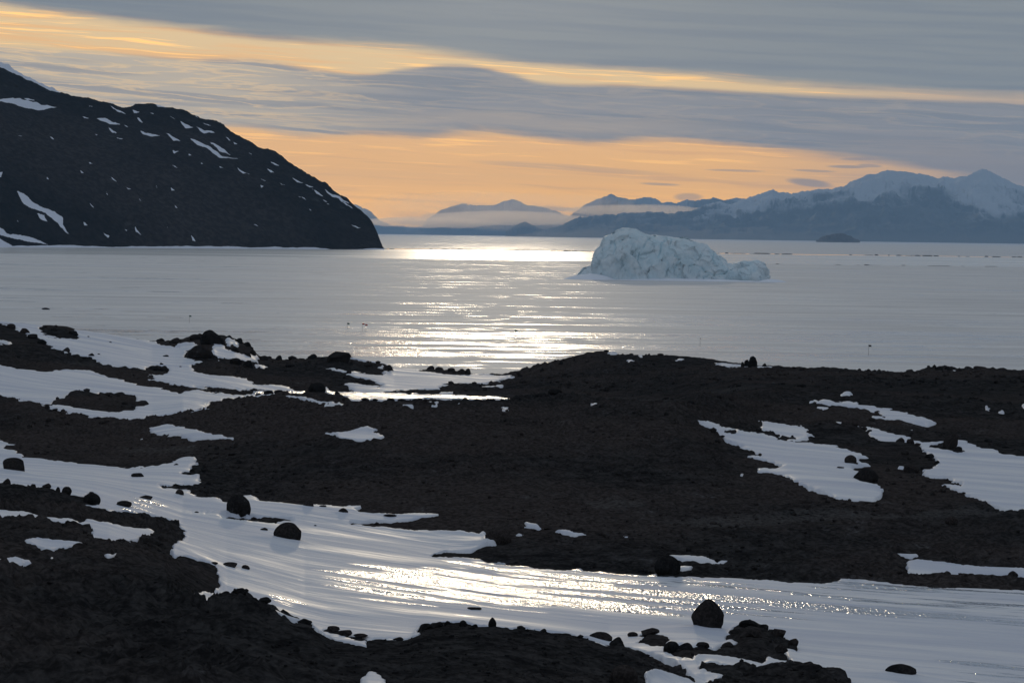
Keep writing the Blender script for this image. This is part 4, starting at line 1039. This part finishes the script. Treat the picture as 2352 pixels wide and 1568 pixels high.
many([('B', 100, 850, 90, 34), ('B', 200, 850, 90, 36), ('B', 970, 900, 70, 26), ('B', 1060, 902, 50, 18), ('B', 1200, 902, 76, 26), ('B', 1300, 905, 80, 22), ('B', 1420, 912, 60, 20), ('B', 2115, 915, 54, 30), ('B', 2060, 925, 80, 20), ('B', 2200, 912, 70, 20), ('C', 250, 895, 110, 26), ('C', 130, 905, 70, 18), ('C', 520, 895, 70, 22), ('C', 830, 935, 90, 28), ('C', 1015, 930, 34, 18), ('C', 1180, 940, 60, 20), ('C', 1310, 935, 80, 24), ('C', 1600, 950, 70, 22)],
     'dark rock on the skyline of the broad moraine hill', 'rocks on the broad hill crest')
many([('E', 40, 265, 54, 36), ('E', 122, 266, 44, 26), ('E', 215, 280, 40, 20), ('E', 300, 285, 60, 24), ('E', 383, 315, 34, 42), ('E', 1180, 113, 32, 10), ('E', 920, 192, 88, 26), ('E', 975, 342, 98, 22), ('E', 960, 432, 30, 12), ('E', 1320, 434, 30, 10)],
     'dark stone along the rounded moraine or in the snow beside it', 'stones by the rounded moraine')
many([('E', 1550, 792, 100, 26), ('E', 1640, 807, 56, 26), ('E', 1440, 778, 50, 14), ('F', 50, 537, 54, 16), ('F', 1455, 1082, 98, 14), ('F', 390, 515, 20, 6), ('F', 900, 460, 90, 14), ('F', 440, 398, 50, 10)],
     'low dark stone lying flat on the open snow band', 'stones on the open snow band')
many([('F', 1385, 1190, 52, 42), ('F', 1280, 1192, 46, 32), ('F', 1225, 1196, 84, 34), ('F', 1140, 1215, 80, 40), ('F', 1470, 1200, 50, 20), ('F', 960, 1285, 80, 22), ('F', 700, 1275, 100, 20), ('F', 510, 1228, 90, 24), ('F', 600, 1258, 90, 26), ('F', 310, 1165, 100, 30), ('F', 50, 1078, 90, 30), ('E', 1610, 1000, 90, 44), ('E', 1510, 1020, 90, 36), ('G', 60, 1215, 60, 22), ('G', 210, 1232, 40, 18), ('G', 360, 1255, 90, 24)],
     'dark rock on the crest of the craggy foreground ridge', 'rocks on the foreground ridge')
many([('G', 1590, 1215, 130, 50), ('G', 1690, 1215, 80, 36), ('G', 1500, 1260, 90, 30), ('G', 1160, 1355, 110, 44), ('G', 1280, 1350, 90, 28), ('G', 1450, 1350, 90, 30), ('G', 1640, 1330, 110, 60), ('H', 60, 1300, 110, 60), ('H', 170, 1345, 70, 40), ('H', 80, 1400, 90, 50), ('H', 180, 1480, 120, 26), ('H', 80, 1490, 90, 26), ('H', 22, 1457, 20, 12), ('H', 330, 1505, 70, 16)],
     'rough dark rock of the outcrop below the egg-shaped boulder', 'rocks of the outcrop')
many([('D', 1275, 1305, 70, 42), ('D', 1335, 1312, 52, 18), ('D', 1180, 1300, 80, 36), ('D', 905, 1192, 44, 16), ('D', 780, 1145, 60, 24), ('D', 860, 1180, 60, 26), ('D', 1450, 1420, 90, 40), ('D', 1510, 1470, 60, 34), ('D', 975, 1017, 54, 18), ('D', 1745, 1362, 24, 10), ('D', 210, 1237, 24, 10), ('C', 1790, 1180, 60, 30), ('C', 1880, 1250, 50, 16), ('C', 2215, 1400, 34, 18), ('D', 650, 1540, 70, 14), ('D', 770, 1490, 60, 14), ('G', 1385, 762, 46, 22), ('H', 250, 500, 50, 20), ('H', 330, 740, 40, 18), ('H', 585, 560, 34, 16), ('G', 400, 550, 60, 18), ('G', 240, 540, 50, 18), ('G', 580, 572, 60, 20)],
     'dark rock on the rubble slopes around the striped snow tongue', 'rocks on the right rubble slopes')

# rubble too small to count
def rubble():
    rng = np.random.RandomState(5)
    bm = bmesh.new(); bmesh.ops.create_icosphere(bm, subdivisions=1, radius=1.0)
    base = np.array([v.co for v in bm.verts]); tri = np.array([[v.index for v in f.verts] for f in bm.faces]); bm.free()
    N = 9000
    rockm = (m < -0.15) & (GD > 60) & (GD < 385) & (GZ > 1)
    clump = 0.25 + sstep(fbm(X * 0.11, Y * 0.11, oct=3, seed=77), -0.05, 0.35) * 2.0
    w = (rockm * clump).ravel(); w = w / w.sum()
    pick = rng.choice(len(w), N, replace=False, p=w)
    pts = np.stack([X.ravel(), Y.ravel(), rockz.ravel()], -1)[pick]
    sz = (0.6 + 2.6 * rng.rand(N) ** 4) * GD.ravel()[pick] / FPX
    R = np.repeat(base[None], N, 0) * (1 + rng.uniform(-.30, .30, (N, len(base), 1)))
    R = R * np.stack([rng.uniform(.8, 1.5, N), rng.uniform(.7, 1.2, N), rng.uniform(.55, 1.0, N)], -1)[:, None] * sz[:, None, None]
    a = rng.uniform(0, 6.28, N)[:, None]; ca, sa = np.cos(a), np.sin(a)
    R = np.stack([R[..., 0] * ca - R[..., 1] * sa, R[..., 0] * sa + R[..., 1] * ca, R[..., 2]], -1) + pts[:, None] + np.stack([0 * sz, 0 * sz, sz * .2], -1)[:, None]
    Fc = tri[None] + (np.arange(N) * len(base))[:, None, None]
    o = mesh_obj('rubble', R.reshape(-1, 3), Fc.reshape(-1, 3), ROCK, smooth=False)
    tag(o, 'black lava rubble strewn over the dark moraine', 'rubble'); o['kind'] = 'stuff'
rubble()

# ------------------------------------------------------------------ marker flags on the sea ice
def flat_mat(name, c):
    mm, nt, p = material(name); p.inputs['Base Color'].default_value = c; p.inputs['Roughness'].default_value = 0.8
    n = noise(objpos(), 8.0, 2); plug(p.inputs['Base Color'], mixc(n * 0.3, c, (c[0] * .7, c[1] * .7, c[2] * .7, 1)))
    return mm
BAMBOO = flat_mat('bamboo', (0.10, 0.085, 0.06, 1)); REDF = flat_mat('red_cloth', (0.45, 0.03, 0.03, 1)); GREENF = flat_mat('green_cloth', (0.02, 0.09, 0.05, 1)); DARKF = flat_mat('dark_cloth', (0.03, 0.03, 0.035, 1))
def flag(px, py, hgt, mat, label, fs=0.55):
    u, v = px / 4, py / 4
    vb = v + 0.2
    for _ in range(20):                       # foot of the pole stands on the ice
        d = d_of(np.array(u), np.array(vb), np.array(0.0))
        vb = v + hgt * FPX / float(d)
    p = at_d(np.array(u), np.array(vb), d)
    root = bpy.data.objects.new('marker_flag', None); COL.objects.link(root); root.location = (float(p[0]), float(p[1]), 0)
    root.empty_display_size = 0.3
    tag(root, label, 'flag')
    bm = bmesh.new(); bmesh.ops.create_cone(bm, cap_ends=True, segments=8, radius1=0.035, radius2=0.025, depth=hgt + .3)
    bmesh.ops.translate(bm, verts=bm.verts, vec=(0, 0, hgt / 2 - .1))
    me = bpy.data.meshes.new('pole'); bm.to_mesh(me); bm.free(); me.materials.append(BAMBOO)
    o = bpy.data.objects.new('pole', me); COL.objects.link(o); o.parent = root
    n = 7; V = []
    for th in (-.012, .012):
        for j in (0, 1):
            for i in range(n):
                t = i / (n - 1)
                V.append((.03 + t * fs, .07 * math.sin(t * 5) + th, hgt - .02 - j * fs * (0.75 - .1 * t) - .08 * t))
    Fc = []
    idx = lambda s, j, i: s * 2 * n + j * n + i
    for i in range(n - 1):
        Fc += [(idx(0, 0, i), idx(0, 0, i + 1), idx(0, 1, i + 1), idx(0, 1, i)), (idx(1, 0, i), idx(1, 1, i), idx(1, 1, i + 1), idx(1, 0, i + 1)),
               (idx(0, 0, i), idx(1, 0, i), idx(1, 0, i + 1), idx(0, 0, i + 1)), (idx(0, 1, i), idx(0, 1, i + 1), idx(1, 1, i + 1), idx(1, 1, i))]
    Fc += [(idx(0, 0, 0), idx(0, 1, 0), idx(1, 1, 0), idx(1, 0, 0)), (idx(0, 0, n - 1), idx(1, 0, n - 1), idx(1, 1, n - 1), idx(0, 1, n - 1))]
    o = mesh_obj('flag_cloth', V, Fc, mat, parent=root)
flag(1449, 1290, 2.2, REDF, 'red marker flag on a pole on the open sea ice')
flag(1461, 1294, 2.0, REDF, 'lower red marker flag right next to the other red one')
flag(1389, 1289, 2.0, GREENF, 'dark green marker flag near the pair of red flags')
flag(757, 1259, 2.2, GREENF, 'dark flag on a thin pole on the ice beyond the rocky shore mound')
flag(2060, 1317, 2.2, GREENF, 'green marker flag in the glitter on the sea ice')
flag(2800, 1350, 2.0, DARKF, 'bare-looking thin marker pole on the ice beyond the pointed shore hill', 0.2)
flag(3474, 1377, 2.3, DARKF, 'black marker flag on the ice beyond the low shoreline crest')
def seal():
    u, v = 183 / 4, 1237 / 4
    d = float(d_of(np.array(u), np.array(v), np.array(0.0))); p = at_d(np.array(u), np.array(v), np.array(d))
    V = []
    n, k = 16, 10
    for i in range(n):
        t = i / (n - 1); r = 0.42 * math.sin(math.pi * min(.97, t * .93 + .04)) ** .7
        for j in range(k):
            a = 2 * math.pi * j / k
            V.append((t * 2.6 - 1.3, r * math.cos(a), max(0.0, r * .75 + r * .8 * math.sin(a)) + (0.12 if t < .15 else 0)))
    Fc = [(i * k + j, i * k + (j + 1) % k, (i + 1) * k + (j + 1) % k, (i + 1) * k + j) for i in range(n - 1) for j in range(k)] + [tuple(range(k))[::-1], tuple((n - 1) * k + j for j in range(k))]
    o = mesh_obj('seal', V, Fc, DARKF); o.location = (float(p[0]), float(p[1]), 0.0)
    tag(o, 'small dark shape like a resting seal on the sea ice', 'seal')
seal()

# ------------------------------------------------------------------ the air
def haze():
    mm = bpy.data.materials.new('haze_air'); mm.use_nodes = True
    nt = mm.node_tree; nt.nodes.clear()
    out = nt.nodes.new('ShaderNodeOutputMaterial'); v = nt.nodes.new('ShaderNodeVolumePrincipled')
    v.inputs['Color'].default_value = (0.42, 0.69, 1.0, 1); v.inputs['Density'].default_value = 1.7e-5; v.inputs['Anisotropy'].default_value = 0.25
    nt.links.new(v.outputs[0], out.inputs['Volume'])
    x, y0, y1, z0, z1 = 43000, -2000, 60000, -60, 1420
    V = [(-x, y0, z0), (x, y0, z0), (x, y1, z0), (-x, y1, z0), (-x, y0, z1), (x, y0, z1), (x, y1, z1), (-x, y1, z1)]
    Fc = [(0, 3, 2, 1), (4, 5, 6, 7), (0, 1, 5, 4), (1, 2, 6, 5), (2, 3, 7, 6), (3, 0, 4, 7)]
    o = mesh_obj('haze', V, Fc, mm, smooth=False)
    o['kind'] = 'stuff'; o['label'] = 'thin blue evening haze over the sea ice'; o['category'] = 'haze'
    o.display_type = 'WIRE'
haze()

# ------------------------------------------------------------------ fog lying at the foot of the far peaks
def fog(u, v, half_u, half_h, dist, depth, dens, label, seed):
    mm = bpy.data.materials.new('fog_bank'); mm.use_nodes = True
    nt = mm.node_tree; nt.nodes.clear()
    out = nt.nodes.new('ShaderNodeOutputMaterial'); vp = nt.nodes.new('ShaderNodeVolumePrincipled')
    vp.inputs['Color'].default_value = (1.0, 0.84, 0.66, 1); vp.inputs['Density'].default_value = dens; vp.inputs['Anisotropy'].default_value = 0.84
    nt.links.new(vp.outputs[0], out.inputs['Volume'])
    c = at_d(np.array(u / DK), np.array(v / DK), np.array(float(dist)))
    hx = half_u / DK / FPX * dist; hz = half_h / DK / FPX * dist
    bm = bmesh.new(); bmesh.ops.create_icosphere(bm, subdivisions=5, radius=1.0)
    co = np.array([q.co for q in bm.verts])
    co = co * (1 + fbm(co[:, 0] * 5, co[:, 1] * 2, co[:, 2] * 1.5, oct=3, seed=seed) * 0.22)[:, None]
    co *= np.array([hx, depth, hz])
    for q, p in zip(bm.verts, co): q.co = p
    me = bpy.data.meshes.new('fog_bank'); bm.to_mesh(me); bm.free(); me.materials.append(mm)
    o = bpy.data.objects.new('fog_bank', me); COL.objects.link(o); o.location = [float(q) for q in c]
    o['kind'] = 'stuff'; o['label'] = label; o['category'] = 'fog'
fog(985, 510, 165, 13, 46500, 1500, 6.0e-4, 'low glowing fog bank beside the end of the dark headland', 201)
fog(1165, 500, 190, 17, 48500, 1500, 6.0e-4, 'glowing fog bank across the foot of the twin far peaks', 203)
fog(1480, 484, 190, 15, 45500, 1600, 3.5e-4, 'thin fog bank between the long range and the pale peaks behind', 202)
fog(1150, 484, 330, 44, 45000, 1300, 1.6e-4, 'faint glowing veil of mist over the small far peaks', 204)
